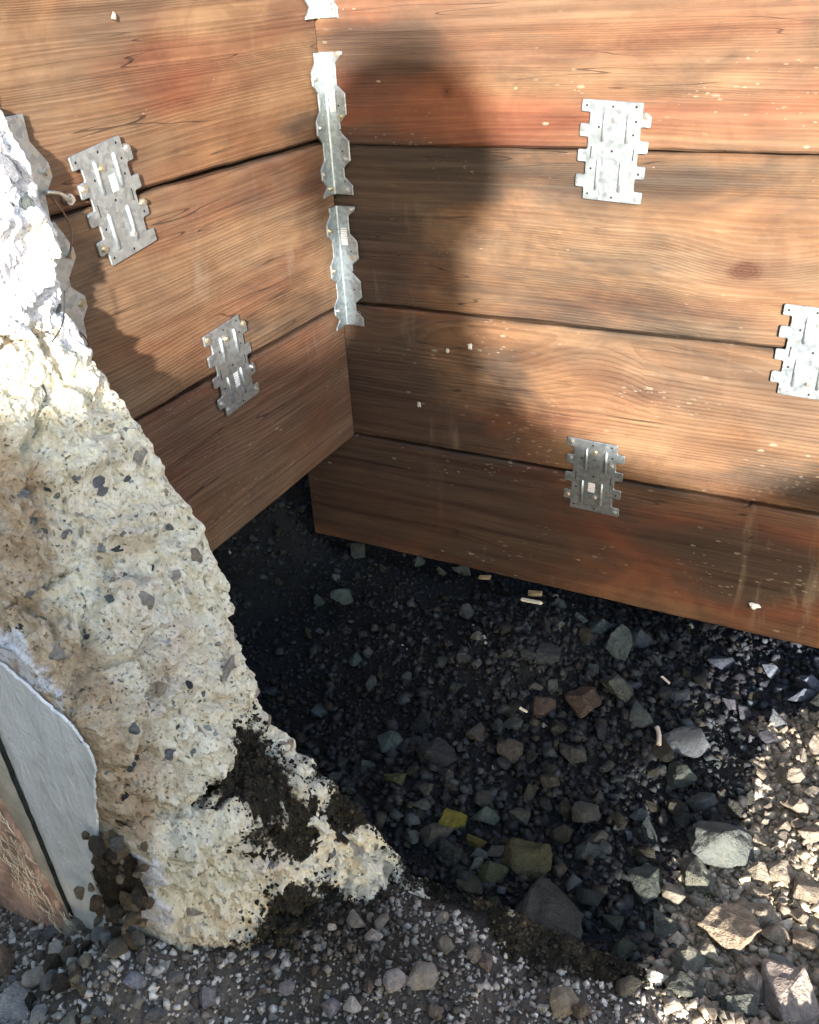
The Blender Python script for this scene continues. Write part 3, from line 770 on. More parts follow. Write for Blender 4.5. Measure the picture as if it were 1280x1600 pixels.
# ------------------------------------------------------------------ thin wires, a bent nail
def tube(name, pts, r, mat, parent=None, seg=6, taper=1.0, **k):
    pts = [Vector(p) for p in pts]
    fine = []
    for i in range(len(pts) - 1):
        p0 = pts[max(i - 1, 0)]; p1 = pts[i]; p2 = pts[i + 1]; p3 = pts[min(i + 2, len(pts) - 1)]
        for j in range(5):
            t = j / 5
            fine.append(0.5 * ((2 * p1) + (-p0 + p2) * t + (2 * p0 - 5 * p1 + 4 * p2 - p3) * t * t + (-p0 + 3 * p1 - 3 * p2 + p3) * t ** 3))
    fine.append(pts[-1])
    bm = bmesh.new(); rows = []
    for i, p in enumerate(fine):
        d = (fine[min(i + 1, len(fine) - 1)] - fine[max(i - 1, 0)]).normalized()
        a = d.orthogonal().normalized(); b = d.cross(a)
        rr = r * (1 + (taper - 1) * i / len(fine))
        rows.append([bm.verts.new(p + a * rr * math.cos(2 * math.pi * q / seg) + b * rr * math.sin(2 * math.pi * q / seg)) for q in range(seg)])
    for i in range(len(rows) - 1):
        for q in range(seg): bm.faces.new((rows[i][q], rows[i][(q + 1) % seg], rows[i + 1][(q + 1) % seg], rows[i + 1][q]))
    bm.faces.new(rows[0][::-1]); bm.faces.new(rows[-1])
    bmesh.ops.recalc_face_normals(bm, faces=bm.faces)
    return bm_obj(name, bm, mat, parent, True, **k)
t = thing('bent_nail', 'bent nail with a round head poking out between the two brackets by the concrete', 'nail', (0.006, -0.4600, 0.444))
tube('shank', [(0.004, -0.028, 0.012), (0.006, -0.015, 0.008), (0.005, -0.006, 0.001), (0.000, 0.0, 0.0)], 0.0022, M_SCREW, t)
s = meshobj('nail_head', SCREW, None, t); s.rotation_euler = (0, 0.3, LW); s.location = (0.0, 0.0, 0.0); s.scale = (1.1, 1, 1.1)
tube('wire', [(0.012, -0.486, 0.452), (0.014, -0.478, 0.436), (0.013, -0.473, 0.420), (0.009, -0.476, 0.402), (0.006, -0.480, 0.396)], 0.0009, M_WIRE, label='thin rusty wire curving down the boards below the bent nail', cat='wire')
tube('wire', [(0.055, -0.535, 0.385), (0.060, -0.545, 0.370), (0.064, -0.556, 0.360), (0.066, -0.570, 0.353)], 0.0007, M_SEAL, label='thin black wire lying on the white sunlit concrete', cat='wire')
tube('wire', [(0.012, -0.492, 0.330), (0.010, -0.483, 0.318), (0.010, -0.480, 0.296), (0.012, -0.482, 0.280)], 0.0009, M_WIRE, label='short wire end on the boards under the lower bracket by the concrete', cat='wire')

def chunk_mesh(seed, n=14, squash=(1, 1, 1), bevel=0.10, sub=0, noise=0.0):
    r = random.Random(seed)
    bm = bmesh.new()
    for _ in range(n):
        v = Vector((r.gauss(0, 1), r.gauss(0, 1), r.gauss(0, 1))).normalized() * r.uniform(0.78, 1.0)
        bm.verts.new((v.x * squash[0], v.y * squash[1], v.z * squash[2]))
    h = bmesh.ops.convex_hull(bm, input=bm.verts)
    bmesh.ops.delete(bm, geom=list({g for g in h['geom_interior'] + h['geom_unused'] if isinstance(g, bmesh.types.BMVert)}), context='VERTS')
    bmesh.ops.dissolve_limit(bm, angle_limit=math.radians(17), verts=bm.verts, edges=bm.edges)
    if bevel: bmesh.ops.bevel(bm, geom=list(bm.edges), offset=bevel, segments=1, affect='EDGES', profile=0.6, clamp_overlap=True)
    bmesh.ops.triangulate(bm, faces=bm.faces)
    if sub:
        bmesh.ops.subdivide_edges(bm, edges=bm.edges, cuts=sub, use_grid_fill=True)
        P = np.array([v.co[:] for v in bm.verts]); d = noise * (fbm(P, 2.2, 3, seed) * 0.8 + 0.5 * fbm(P, 6.0, 2, seed + 3))
        for v, k in zip(bm.verts, d): v.co += v.co.normalized() * k
    me = bpy.data.meshes.new('stone'); bm.to_mesh(me); bm.free(); me.materials.append(M_ROCK)
    return me
# ------------------------------------------------------------------ the broken concrete wall
FY, NY = -0.52, -0.72
# (far x, far z, near x, near z) down the break, from the top of the opening to the low stub at the bottom
BREAK = [(-.030, .80, -.100, .84), (-.005, .62, -.075, .64), (.017, .53, -.045, .52), (.034, .486, -.025, .44), (.046, .432, -.012, .39), (.026, .395, -.002, .355), (.020, .358, .006, .325), (.042, .330, .015, .295),
         (.083, .259, .040, .225), (.137, .181, .070, .160), (.162, .137, .118, .126), (.157, .074, .160, .098), (.177, -.044, .180, .072),
         (.190, -.075, .176, .020), (.200, -.092, .160, -.030), (.258, -.127, .200, -.052), (.300, -.175, .190, -.140), (.344, -.219, .184, -.215),
         (.385, -.228, .210, -.262), (.433, -.231, .300, -.285), (.556, -.236, .450, -.300), (.750, -.250, .700, -.310), (1.05, -.262, 1.0, -.320)]
BR = np.array(BREAK)
def break_curve(n):
    d = np.r_[0, np.cumsum(np.hypot(np.diff(BR[:, 0]), np.diff(BR[:, 1])) + 0.6 * np.hypot(np.diff(BR[:, 2]), np.diff(BR[:, 3])))]
    u = np.linspace(0, d[-1], n)
    out = np.stack([np.interp(u, d, BR[:, k]) for k in range(4)], 1)
    for _ in range(4):
        out[1:-1] = 0.25 * out[:-2] + 0.5 * out[1:-1] + 0.25 * out[2:]
    return out

def concrete_grid(nu=900, nv=230):
    c = break_curve(nu)
    v = np.linspace(0, 1, nv)
    U = np.repeat(np.arange(nu), nv).reshape(nu, nv)
    Vv = np.tile(v, (nu, 1))
    X = c[:, 0:1] * (1 - Vv) + c[:, 2:3] * Vv
    Z = c[:, 1:2] * (1 - Vv) + c[:, 3:4] * Vv
    Y = FY * (1 - Vv) + NY * Vv
    P = np.stack([X, Y, Z], -1)
    du = np.gradient(P, axis=0); dv = np.gradient(P, axis=1)
    N = np.cross(dv, du); N /= np.linalg.norm(N, axis=-1, keepdims=True) + 1e-9
    s = np.sign((N * np.array([0.7, -0.5, 0.4])).sum(-1).mean()); N *= s
    q = P.reshape(-1, 3)
    bul = (0.020 * np.sin(np.pi * Vv) ** 0.8) * sstep(.45, .75, 1 - X / 0.7)
    wq = q + 0.012 * np.stack([vnoise(q, 20, 61), vnoise(q, 20, 62), vnoise(q, 20, 63)], 1) + 0.004 * np.stack([vnoise(q, 70, 64), vnoise(q, 70, 65), vnoise(q, 70, 66)], 1)
    w7, w8, wid4 = worley(wq, 15.0, 11)
    big = (wid4 - 0.5) * 0.030 * np.clip((w8 - w7) * 5, 0, 1) - 0.004 * np.clip(0.12 - (w8 - w7), 0, 1) / 0.12
    w1, w2, wid = worley(wq, 34.0, 3)
    facet = (wid - 0.5) * 0.010 * np.clip((w2 - w1) * 6, 0, 1)
    w3, w4, wid2 = worley(wq, 90.0, 5)
    facet2 = (wid2 - 0.5) * 0.0065 * np.clip((w4 - w3) * 6, 0, 1)
    w5, w6, wid3 = worley(wq, 190.0, 7)
    facet3 = (wid3 - 0.5) * 0.0040 * np.clip((w6 - w5) * 5, 0, 1)
    pits = -0.009 * np.clip(vnoise(q, 52.0, 91) - .42, 0, 1) - 0.007 * np.clip(vnoise(q, 95.0, 92) - .38, 0, 1)
    n = 0.018 * vnoise(q, 7.0, 21) + 0.0065 * vnoise(q, 18.0, 22) - 0.0050 * np.abs(vnoise(q, 40.0, 23)) + 0.0035 * vnoise(q, 105.0, 24) + 0.0026 * vnoise(q, 230.0, 25) + 0.0014 * vnoise(q, 420.0, 26)
    d = (n + big + 1.25 * facet + 1.2 * facet2 + facet3 + 2.0 * pits - 0.030 * np.exp(-(((q[:, 1] + .675) / .035) ** 2 + ((q[:, 2] - .29) / .035) ** 2))).reshape(nu, nv)
    edge = np.minimum(1, 0.70 + 2.2 * np.minimum(Vv, 1 - Vv))
    low = 1 - 0.55 * sstep(.36, .46, X)
    rag = (0.011 * vnoise(q, 27.0, 93) + 0.008 * vnoise(q, 62.0, 94)).reshape(nu, nv) * sstep(.35, .0, Vv)
    d = d + rag
    P = P + N * (bul + d * edge * low)[..., None]
    return P, N, Vv, X, Z

CP, CN, CV, CX, CZ = concrete_grid()
def concrete_tint():
    q = CP.reshape(-1, 3)
    sh = CX.shape
    nz = vnoise(q, 16.0, 71).reshape(sh) * 0.6 + vnoise(q, 45.0, 72).reshape(sh) * 0.35
    x, y, z = CP[..., 0], CP[..., 1], CP[..., 2]
    def blob(cx, cy, cz, rx, ry, rz):
        return np.exp(-(((x - cx) / rx) ** 2 + ((y - cy) / ry) ** 2 + ((z - cz) / rz) ** 2))
    tan = 1.2 * blob(.06, -.68, .24, .07, .06, .09) + 1.1 * blob(.17, -.71, .0, .05, .045, .09) + 0.7 * blob(.12, -.70, .11, .08, .05, .05) + 0.4 * blob(.2, -.58, -.06, .05, .03, .04)
    tan = np.clip(tan + 0.35 * nz * (tan > .08), 0, 1)
    # dark soil lodged on the ledge, moss and soil towards the foot
    soil = 2.2 * blob(.192, -.604, -.062, .036, .046, .034) + 1.9 * blob(.222, -.604, -.108, .034, .040, .040)
    soil += 1.2 * sstep(.40, .75, CV) * sstep(-.12, -.18, z) * sstep(.215, .275, x)
    soil += 1.2 * sstep(.22, .50, CV) * sstep(-.17, -.215, z) * sstep(.24, .28, x)
    blot = 0.75 * sstep(.12, .45, vnoise(q, 34.0, 75).reshape(sh) + .5 * nz) * sstep(.23, .27, x) * sstep(.42, .36, x) * sstep(-.10, -.13, z)
    mossy = blot + sstep(.02, -.1, z) * sstep(.20, .0, CV) * 0.42 + 0.40 * sstep(-.14, -.20, z) * sstep(.26, .30, x) + (0.62 + 0.5 * nz) * sstep(.37, .43, x) + 1.6 * sstep(.48, .52, x)
    soil = np.clip(soil + mossy * (0.6 + 1.5 * nz) + 0.35 * nz * (soil > .1), 0, 1)
    wht = 1.2 * blob(.192, -.728, -.10, .020, .022, .055) + 1.1 * blob(.186, -.730, -.19, .022, .020, .05) + 0.75 * blob(.21, -.715, -.235, .04, .022, .018) \
        + 0.66 * sstep(.18, .42, z) * sstep(1.0, .4, CV)
    wht += 0.40 * sstep(.90, .985, CV) * sstep(-.04, .0, z) * sstep(.20, .16, z)
    wht = np.clip(wht + 0.4 * nz * (wht > .1), 0, 1)
    return np.stack([tan, soil, wht], -1)
def build_concrete():
    root = thing('broken_concrete_wall', 'thick pale concrete wall broken away in a jagged diagonal at the left of the pit', 'concrete wall')
    nu, nv, _ = CP.shape
    tint = concrete_tint()
    i = np.arange((nu - 1) * (nv - 1)); r, c = i // (nv - 1), i % (nv - 1); a = r * nv + c
    F = np.stack([a, a + 1, a + nv + 1, a + nv], 1)
    V = CP.reshape(-1, 3)
    # far face and near face run back from the broken edges, into the standing wall
    far = CP[:, 0].copy(); near = CP[:, -1].copy()
    fb = far.copy(); fb[:, 0] = np.minimum(fb[:, 0] - 0.01, -0.45); fb[:, 1] = FY
    nb = near.copy(); nb[:, 0] = np.minimum(nb[:, 0] - 0.01, -0.45); nb[:, 1] = NY
    low = far[:, 2] < -0.2
    fb[low, 0] = far[low, 0]; fb[low, 2] = -0.45
    lown = near[:, 2] < -0.2
    nb[lown, 0] = near[lown, 0]; nb[lown, 2] = -0.45
    n0 = len(V)
    V = np.vstack([V, fb, nb])
    k = np.arange(nu - 1)
    Ff = np.stack([n0 + k, k * nv, (k + 1) * nv, n0 + k + 1], 1)
    Fn = np.stack([k * nv + nv - 1, n0 + nu + k, n0 + nu + k + 1, (k + 1) * nv + nv - 1], 1)
    T = np.vstack([tint.reshape(-1, 3), tint[:, 0], tint[:, -1]])
    me = np_mesh('broken_face', V, np.vstack([F, Ff, Fn]), True, T)
    meshobj('broken_face', me, M_CONC, root)
    # painted plaster left on the near face
    cc_ = break_curve(nu)
    out = []
    qq = np.stack([np.linspace(0, 1, 260), np.zeros(260), np.zeros(260)], 1); nzv = fbm(qq, 6.0, 6, 55, .68); nzw = fbm(qq, 11.0, 5, 56, .65)
    for t in np.linspace(0, 1, 260):
        j = int(np.interp(t, [0, 1], [np.argmin(abs(cc_[:, 3] - .18)), np.argmin(abs(cc_[:, 3] + .030))]))
        p = (cc_[j, 2], NY, cc_[j, 3]); out.append((p[0] - .013 + .0055 * nzv[len(out)], p[2] - .004 + .003 * nzw[len(out)]))
    low_edge = [(.135, -.075), (.120, -.105), (.112, -.150), (.118, -.185), (.115, -.230), (.110, -.30)]
    jag = []
    for (p, q) in zip(low_edge[:-1], low_edge[1:]):
        for s in range(4):
            t = s / 4; jag.append((p[0] + (q[0] - p[0]) * t + random.uniform(-.004, .004), p[1] + (q[1] - p[1]) * t))
    poly = out + jag + [(.055, -.30), (.055, -.20), (.050, -.08), (.040, .03), (.028, .15), (.024, .18)]
    bm = bmesh.new()
    f = bm.faces.new([bm.verts.new((x, 0, z)) for x, z in poly])
    r_ = bmesh.ops.extrude_face_region(bm, geom=[f])
    bmesh.ops.translate(bm, verts=[v for v in r_['geom'] if isinstance(v, bmesh.types.BMVert)], vec=(0, -0.0025, 0))
    bmesh.ops.recalc_face_normals(bm, faces=bm.faces)
    bmesh.ops.triangulate(bm, faces=bm.faces)
    o = bm_obj('painted_plaster', bm, M_PAINT, root); o.location = (0, NY - 0.004, 0)
    # stones set in the broken face
    bases = [chunk_mesh(300 + s, 12, (1, .8, .55), 0.12) for s in range(8)]
    pal = [(.09, .11, .105), (.15, .175, .165), (.08, .09, .10), (.22, .245, .235), (.32, .32, .31), (.45, .37, .28), (.28, .29, .32), (.52, .48, .40), (.55, .50, .42)]
    rr = random.Random(5); placed = []
    tries = 0
    while len(placed) < 130 and tries < 9000:
        tries += 1
        u = int(rr.uniform(0.03, 0.72) * nu); v = int(rr.uniform(0.02, 0.97) * nv)
        p = CP[u, v]
        if tint[u, v, 1] > .35 or p[0] > .34 or p[2] > .6: continue
        s = rr.choice((.0035, .0042, .005, .006, .0075, .0095, .013, .016))
        if p[2] > .3 and rr.random() < .55: continue
        if vnoise(np.array([p]), 16.0, 77)[0] < rr.uniform(-.5, .3): continue
        if any((p[0] - a[0]) ** 2 + (p[1] - a[1]) ** 2 + (p[2] - a[2]) ** 2 < (s + a[3]) ** 2 * 1.3 for a in placed): continue
        placed.append((p[0], p[1], p[2], s))
        o = meshobj('stone', rr.choice(bases), None, root)
        nrm = Vector(CN[u, v])
        o.rotation_euler = (nrm.to_track_quat('Z', 'Y') @ Euler((rr.uniform(-.3, .3), rr.uniform(-.3, .3), rr.uniform(0, 6.3))).to_quaternion()).to_euler()
        o.location = Vector(p) + nrm * s * rr.uniform(-.28, .10)
        o.scale = (s * rr.uniform(.9, 1.5), s * rr.uniform(.8, 1.1), s)
        cc = rr.choice(pal if s < .01 else pal[5:]); k2 = rr.uniform(.8, 1.2); o.color = (cc[0] * k2, cc[1] * k2, cc[2] * k2, 1)
    bm = bmesh.new(); bmesh.ops.create_icosphere(bm, subdivisions=5, radius=1)
    P = np.array([v.co[:] for v in bm.verts]); dn = 1 + .30 * fbm(P, 1.6, 4, 66) + .10 * fbm(P, 7.0, 3, 67)
    for v, k in zip(bm.verts, dn): v.co = Vector((v.co.x * .026 * k, v.co.y * .009 * k, v.co.z * .056 * k))
    me = bpy.data.meshes.new('dark_hollow'); bm.to_mesh(me); bm.free(); me.shade_smooth()
    at = me.attributes.new('tint', 'FLOAT_COLOR', 'POINT'); at.data.foreach_set('color', np.tile(np.array([.050, .036, .022, 1], np.float32), len(P)))  # dark-coloured lump stands in for the shaded hollow behind the stones
    o = meshobj('dark_hollow', me, M_SOIL, root); o.location = (.152, NY - .003, -.105); o.rotation_euler = (0, .30, 0)
    # brown stones laid bare in a hollow of the near face
    bases2 = [chunk_mesh(340 + s, 16, (1, .8, .8), 0.2) for s in range(4)]
    for k in range(60):
        t = rr.random(); x = .150 + .060 * rr.random() - .050 * t + rr.gauss(0, .008); z = -.035 - .150 * t
        s = rr.choice((.004, .005, .006, .008, .010, .013))
        o = meshobj('stone', rr.choice(bases2), None, root)
        o.location = (x, NY - .006 - rr.uniform(0, .010) - .006 * t, z); o.scale = (s, s * rr.uniform(.7, 1), s * rr.uniform(.7, 1))
        o.rotation_euler = (rr.uniform(0, 6), rr.uniform(0, 6), rr.uniform(0, 6))
        cc = rr.choice(((.20, .14, .085), (.28, .20, .12), (.12, .09, .06), (.38, .29, .19), (.22, .20, .165), (.09, .07, .05))); o.color = (*cc, 1)
    return root
CONC = build_concrete()

# ------------------------------------------------------------------ panel left of the painted face, the black joint, torn wood
def slab_from_outline(name, poly, th, mat, parent=None, loc=(0, 0, 0), **k):
    bm = bmesh.new()
    f = bm.faces.new([bm.verts.new((x, 0, z)) for x, z in poly])
    r_ = bmesh.ops.extrude_face_region(bm, geom=[f])
    bmesh.ops.translate(bm, verts=[v for v in r_['geom'] if isinstance(v, bmesh.types.BMVert)], vec=(0, -th, 0))
    bmesh.ops.recalc_face_normals(bm, faces=bm.faces); bmesh.ops.triangulate(bm, faces=bm.faces)
    o = bm_obj(name, bm, mat, parent, **k); o.location = loc
    return o
jr = random.Random(9)
pan = thing('torn_board', 'torn pinkish board with loose pale fibres at the lower left edge of the photo', 'board', (.0135, NY, 0))
pp_ = [(.031, .30)] + [(.0315 + .0165 * t + jr.uniform(-.0008, .0008), .21 - .44 * t) for t in np.linspace(0, 1, 26)] + [(.03, -.30), (-.35, -.30), (-.35, .30)]
slab_from_outline('face', pp_, 0.006, M_BEIGE, pan, (0, -0.003, 0))
pq = [(-.02, .02), (.004, -.03), (.012, -.075), (.020, -.10), (.026, -.15), (.040, -.195), (.044, -.235), (.04, -.30), (-.30, -.30), (-.30, .05)]
slab_from_outline('torn_layer', pq, 0.005, M_TORN, pan, (0, -0.0095, 0))
bm = bmesh.new()
for k in range(170):                                   # loose fibres hanging off the tear
    t = jr.random()
    x = -.02 + .065 * t + jr.uniform(-.03, .02); z = -.03 - .20 * t + jr.uniform(-.04, .04)
    y = -.0155 - jr.uniform(0, .004)
    a = jr.gauss(-1.15, .35); L = jr.uniform(.006, .024); wv = jr.uniform(.0003, .0008); bend = jr.uniform(-.002, .002)
    pv = None
    for s in range(5):
        f = s / 4
        c = Vector((x + math.cos(a) * L * f + bend * f * f, y - .003 * math.sin(f * 3) * jr.random(), z + math.sin(a) * L * f + bend * .5 * f * f))
        wd = wv * (1 - .7 * f)
        q = [bm.verts.new(c + Vector((-math.sin(a) * wd, 0, math.cos(a) * wd))), bm.verts.new(c + Vector((0, -wd * 1.5, 0))), bm.verts.new(c - Vector((-math.sin(a) * wd, 0, math.cos(a) * wd)))]
        if pv:
            for e in range(3): bm.faces.new((pv[e], pv[(e + 1) % 3], q[(e + 1) % 3], q[e]))
        pv = q
bmesh.ops.recalc_face_normals(bm, faces=bm.faces)
bm_obj('loose_fibres', bm, M_STRAW, pan, kind='stuff')
# filler strip in the joint
st = []
for t in np.linspace(0, 1, 40):
    st.append((.0335 + .0165 * t + jr.uniform(-.0006, .0006), .21 - .44 * t))
w0 = [(x - .0022 - .0014 * math.exp(-((z - .0) / .07) ** 2) - jr.uniform(0, .0010), z) for x, z in st]
slab_from_outline('joint_strip', st + w0[::-1], 0.003, M_SEAL, None, (.0135, NY - 0.0068, 0), label='black strip of old joint filler beside the white painted concrete', cat='strip')
# ------------------------------------------------------------------ rubble
ANG = [chunk_mesh(s, 11 + s % 4, (1, .85, .70), 0.028, 1, 0.045) for s in range(10)]
RND = [chunk_mesh(60 + s, 22, (1, .85, .7), 0.11) for s in range(6)]
BIG = [chunk_mesh(90 + s, 12 + s % 4, (1, .9, .66), 0.03, 4, 0.065) for s in range(8)]
YAW = math.atan2(.4547, .8889)
def rest(o, x, y, sx, sy, sz, sink=.25, yaw=None, tilt=.35, rr=random, lift=0.0):
    o.scale = (sx, sy, sz)
    o.rotation_euler = (rr.uniform(-tilt, tilt), rr.uniform(-tilt, tilt), (YAW + rr.uniform(-.35, .35)) if yaw is None else yaw)
    o.location = (x, y, float(ground_z(np.array([x]), np.array([y]))[0]) + sz * (.62 - sink * 1.2) + lift)
HERO = [
(0.488,-0.495,0.035,0.043,(.055,.05,.042)),(0.636,-0.326,0.040,0.032,(.13,.125,.11)),(0.447,-0.434,0.029,0.023,(.075,.06,.03)),
(0.349,-0.428,0.018,0.014,(.13,.115,.02)),(0.384,-0.437,0.013,0.010,(.09,.08,.02)),(0.290,-0.346,0.027,0.023,(.03,.03,.032)),
(0.424,-0.166,0.026,0.022,(.085,.06,.045)),(0.456,-0.131,0.029,0.021,(.08,.08,.07)),(0.359,-0.134,0.021,0.017,(.05,.05,.05)),
(0.380,-0.208,0.019,0.016,(.07,.05,.04)),(0.501,-0.156,0.019,0.019,(.1,.105,.1)),(0.565,-0.172,0.037,0.020,(.13,.125,.13)),
(0.571,-0.229,0.026,0.020,(.1,.098,.08)),(0.619,-0.377,0.020,0.023,(.17,.15,.115)),(0.573,-0.409,0.020,0.020,(.09,.09,.075)),
(0.420,-0.474,0.017,0.013,(.06,.06,.03)),(0.366,-0.465,0.016,0.018,(.04,.04,.035)),(0.380,-0.400,0.017,0.014,(.07,.08,.065)),
(0.413,-0.373,0.014,0.014,(.09,.085,.06)),(0.373,-0.294,0.021,0.017,(.07,.06,.05)),(0.505,-0.365,0.013,0.011,(.13,.11,.08)),
(0.504,-0.391,0.016,0.011,(.06,.065,.06)),(0.557,-0.331,0.013,0.017,(.08,.085,.08)),(0.540,-0.307,0.011,0.011,(.1,.105,.1)),
(0.263,-0.401,0.016,0.012,(.07,.07,.03)),(0.222,-0.344,0.018,0.015,(.075,.09,.085)),(0.602,-0.258,0.017,0.014,(.1,.1,.095)),
(0.012,-0.099,0.024,0.015,(.075,.09,.08)),(-0.029,-0.111,0.013,0.011,(.06,.075,.07)),(0.096,-0.212,0.011,0.016,(.06,.075,.07)),
(0.091,-0.311,0.014,0.014,(.06,.085,.085)),(0.396,-0.003,0.019,0.015,(.07,.08,.08)),(0.434,-0.031,0.019,0.028,(.09,.1,.09)),
(0.455,0.009,0.018,0.017,(.07,.075,.085)),(0.366,0.002,0.011,0.010,(.12,.13,.12)),(0.325,0.020,0.012,0.012,(.08,.09,.09)),
(0.537,-0.095,0.016,0.013,(.1,.1,.11)),(0.639,0.014,0.013,0.011,(.17,.17,.2)),(0.573,0.016,0.018,0.012,(.12,.12,.15)),
(0.689,-0.016,0.022,0.014,(.16,.155,.19)),(0.664,-0.100,0.016,0.015,(.15,.145,.15)),(0.688,-0.044,0.019,0.012,(.15,.15,.18)),
(0.518,-0.378,0.009,0.009,(.09,.09,.08)),(0.437,-0.513,0.009,0.014,(.05,.05,.03)),(0.405,-0.499,0.013,0.013,(.05,.045,.03)),
(0.073,0.041,0.012,0.012,(.13,.14,.11)),(0.118,0.034,0.011,0.010,(.2,.18,.12)),(0.149,0.047,0.018,0.012,(.16,.14,.11)),
(0.662,-0.433,0.033,0.031,(.36,.28,.2)),(0.691,-0.395,0.021,0.019,(.35,.3,.23)),(0.729,-0.484,0.027,0.040,(.4,.33,.28)),
(0.694,-0.483,0.018,0.022,(.32,.27,.22)),(0.649,-0.467,0.022,0.016,(.36,.32,.24)),(0.701,-0.339,0.021,0.016,(.36,.3,.23)),
(0.727,-0.356,0.017,0.019,(.34,.28,.21)),(0.703,-0.254,0.025,0.016,(.36,.3,.23)),(0.725,-0.286,0.016,0.015,(.38,.32,.25)),
(0.682,-0.343,0.018,0.013,(.36,.31,.24)),(0.676,-0.303,0.014,0.011,(.35,.3,.22)),(0.706,-0.417,0.019,0.016,(.33,.27,.2)),
(0.733,-0.412,0.017,0.017,(.34,.27,.2)),(0.674,-0.395,0.020,0.017,(.32,.27,.21)),(0.714,-0.452,0.015,0.013,(.2,.19,.17)),
(0.635,-0.486,0.017,0.015,(.2,.17,.13)),(0.603,-0.446,0.017,0.015,(.16,.14,.11)),(0.572,-0.493,0.015,0.013,(.06,.06,.045)),
(0.553,-0.461,0.013,0.013,(.05,.055,.045)),(0.548,-0.512,0.012,0.011,(.05,.05,.04)),(0.692,-0.197,0.030,0.019,(.34,.29,.22)),
(0.635,-0.526,0.020,0.014,(.12,.11,.09)),(0.684,-0.522,0.021,0.016,(.13,.12,.1)),(0.590,-0.544,0.014,0.012,(.1,.09,.07)),
(0.413,-0.630,0.017,0.017,(.34,.3,.26)),(0.541,-0.589,0.015,0.019,(.36,.3,.22)),(0.446,-0.580,0.010,0.011,(.2,.17,.14)),
(0.417,-0.586,0.010,0.011,(.19,.17,.14)),(0.460,-0.583,0.010,0.011,(.22,.17,.14)),(0.392,-0.645,0.012,0.012,(.32,.29,.28)),
(0.400,-0.559,0.008,0.009,(.28,.24,.2)),(0.015,-0.790,0.017,0.021,(.34,.24,.16)),(0.062,-0.818,0.025,0.021,(.42,.4,.38)),
(0.071,-0.761,0.014,0.011,(.5,.46,.4)),(0.065,-0.734,0.019,0.015,(.36,.33,.26)),(0.066,-0.787,0.014,0.011,(.42,.38,.33)),
(0.108,-0.786,0.011,0.011,(.3,.29,.22)),(0.111,-0.736,0.011,0.010,(.26,.26,.25)),(0.187,-0.766,0.012,0.009,(.3,.29,.33)),
(0.241,-0.737,0.011,0.011,(.28,.26,.27)),(0.349,-0.690,0.012,0.010,(.27,.25,.27)),(0.300,-0.692,0.009,0.008,(.24,.22,.22))

]
G_PIT = ('stone', 'small dark stone, one of the many strewn through the black rubble of the pit', 'small dark stones strewn in the pit')
G_SUN = ('stone', 'small pale tan stone, one of the many in the sunny rubble at the right', 'small pale stones in the sunny rubble')
G_FORE = ('pebble', 'grey pebble, one of the many in the gravel before the broken concrete', 'pebbles in front of the broken concrete')
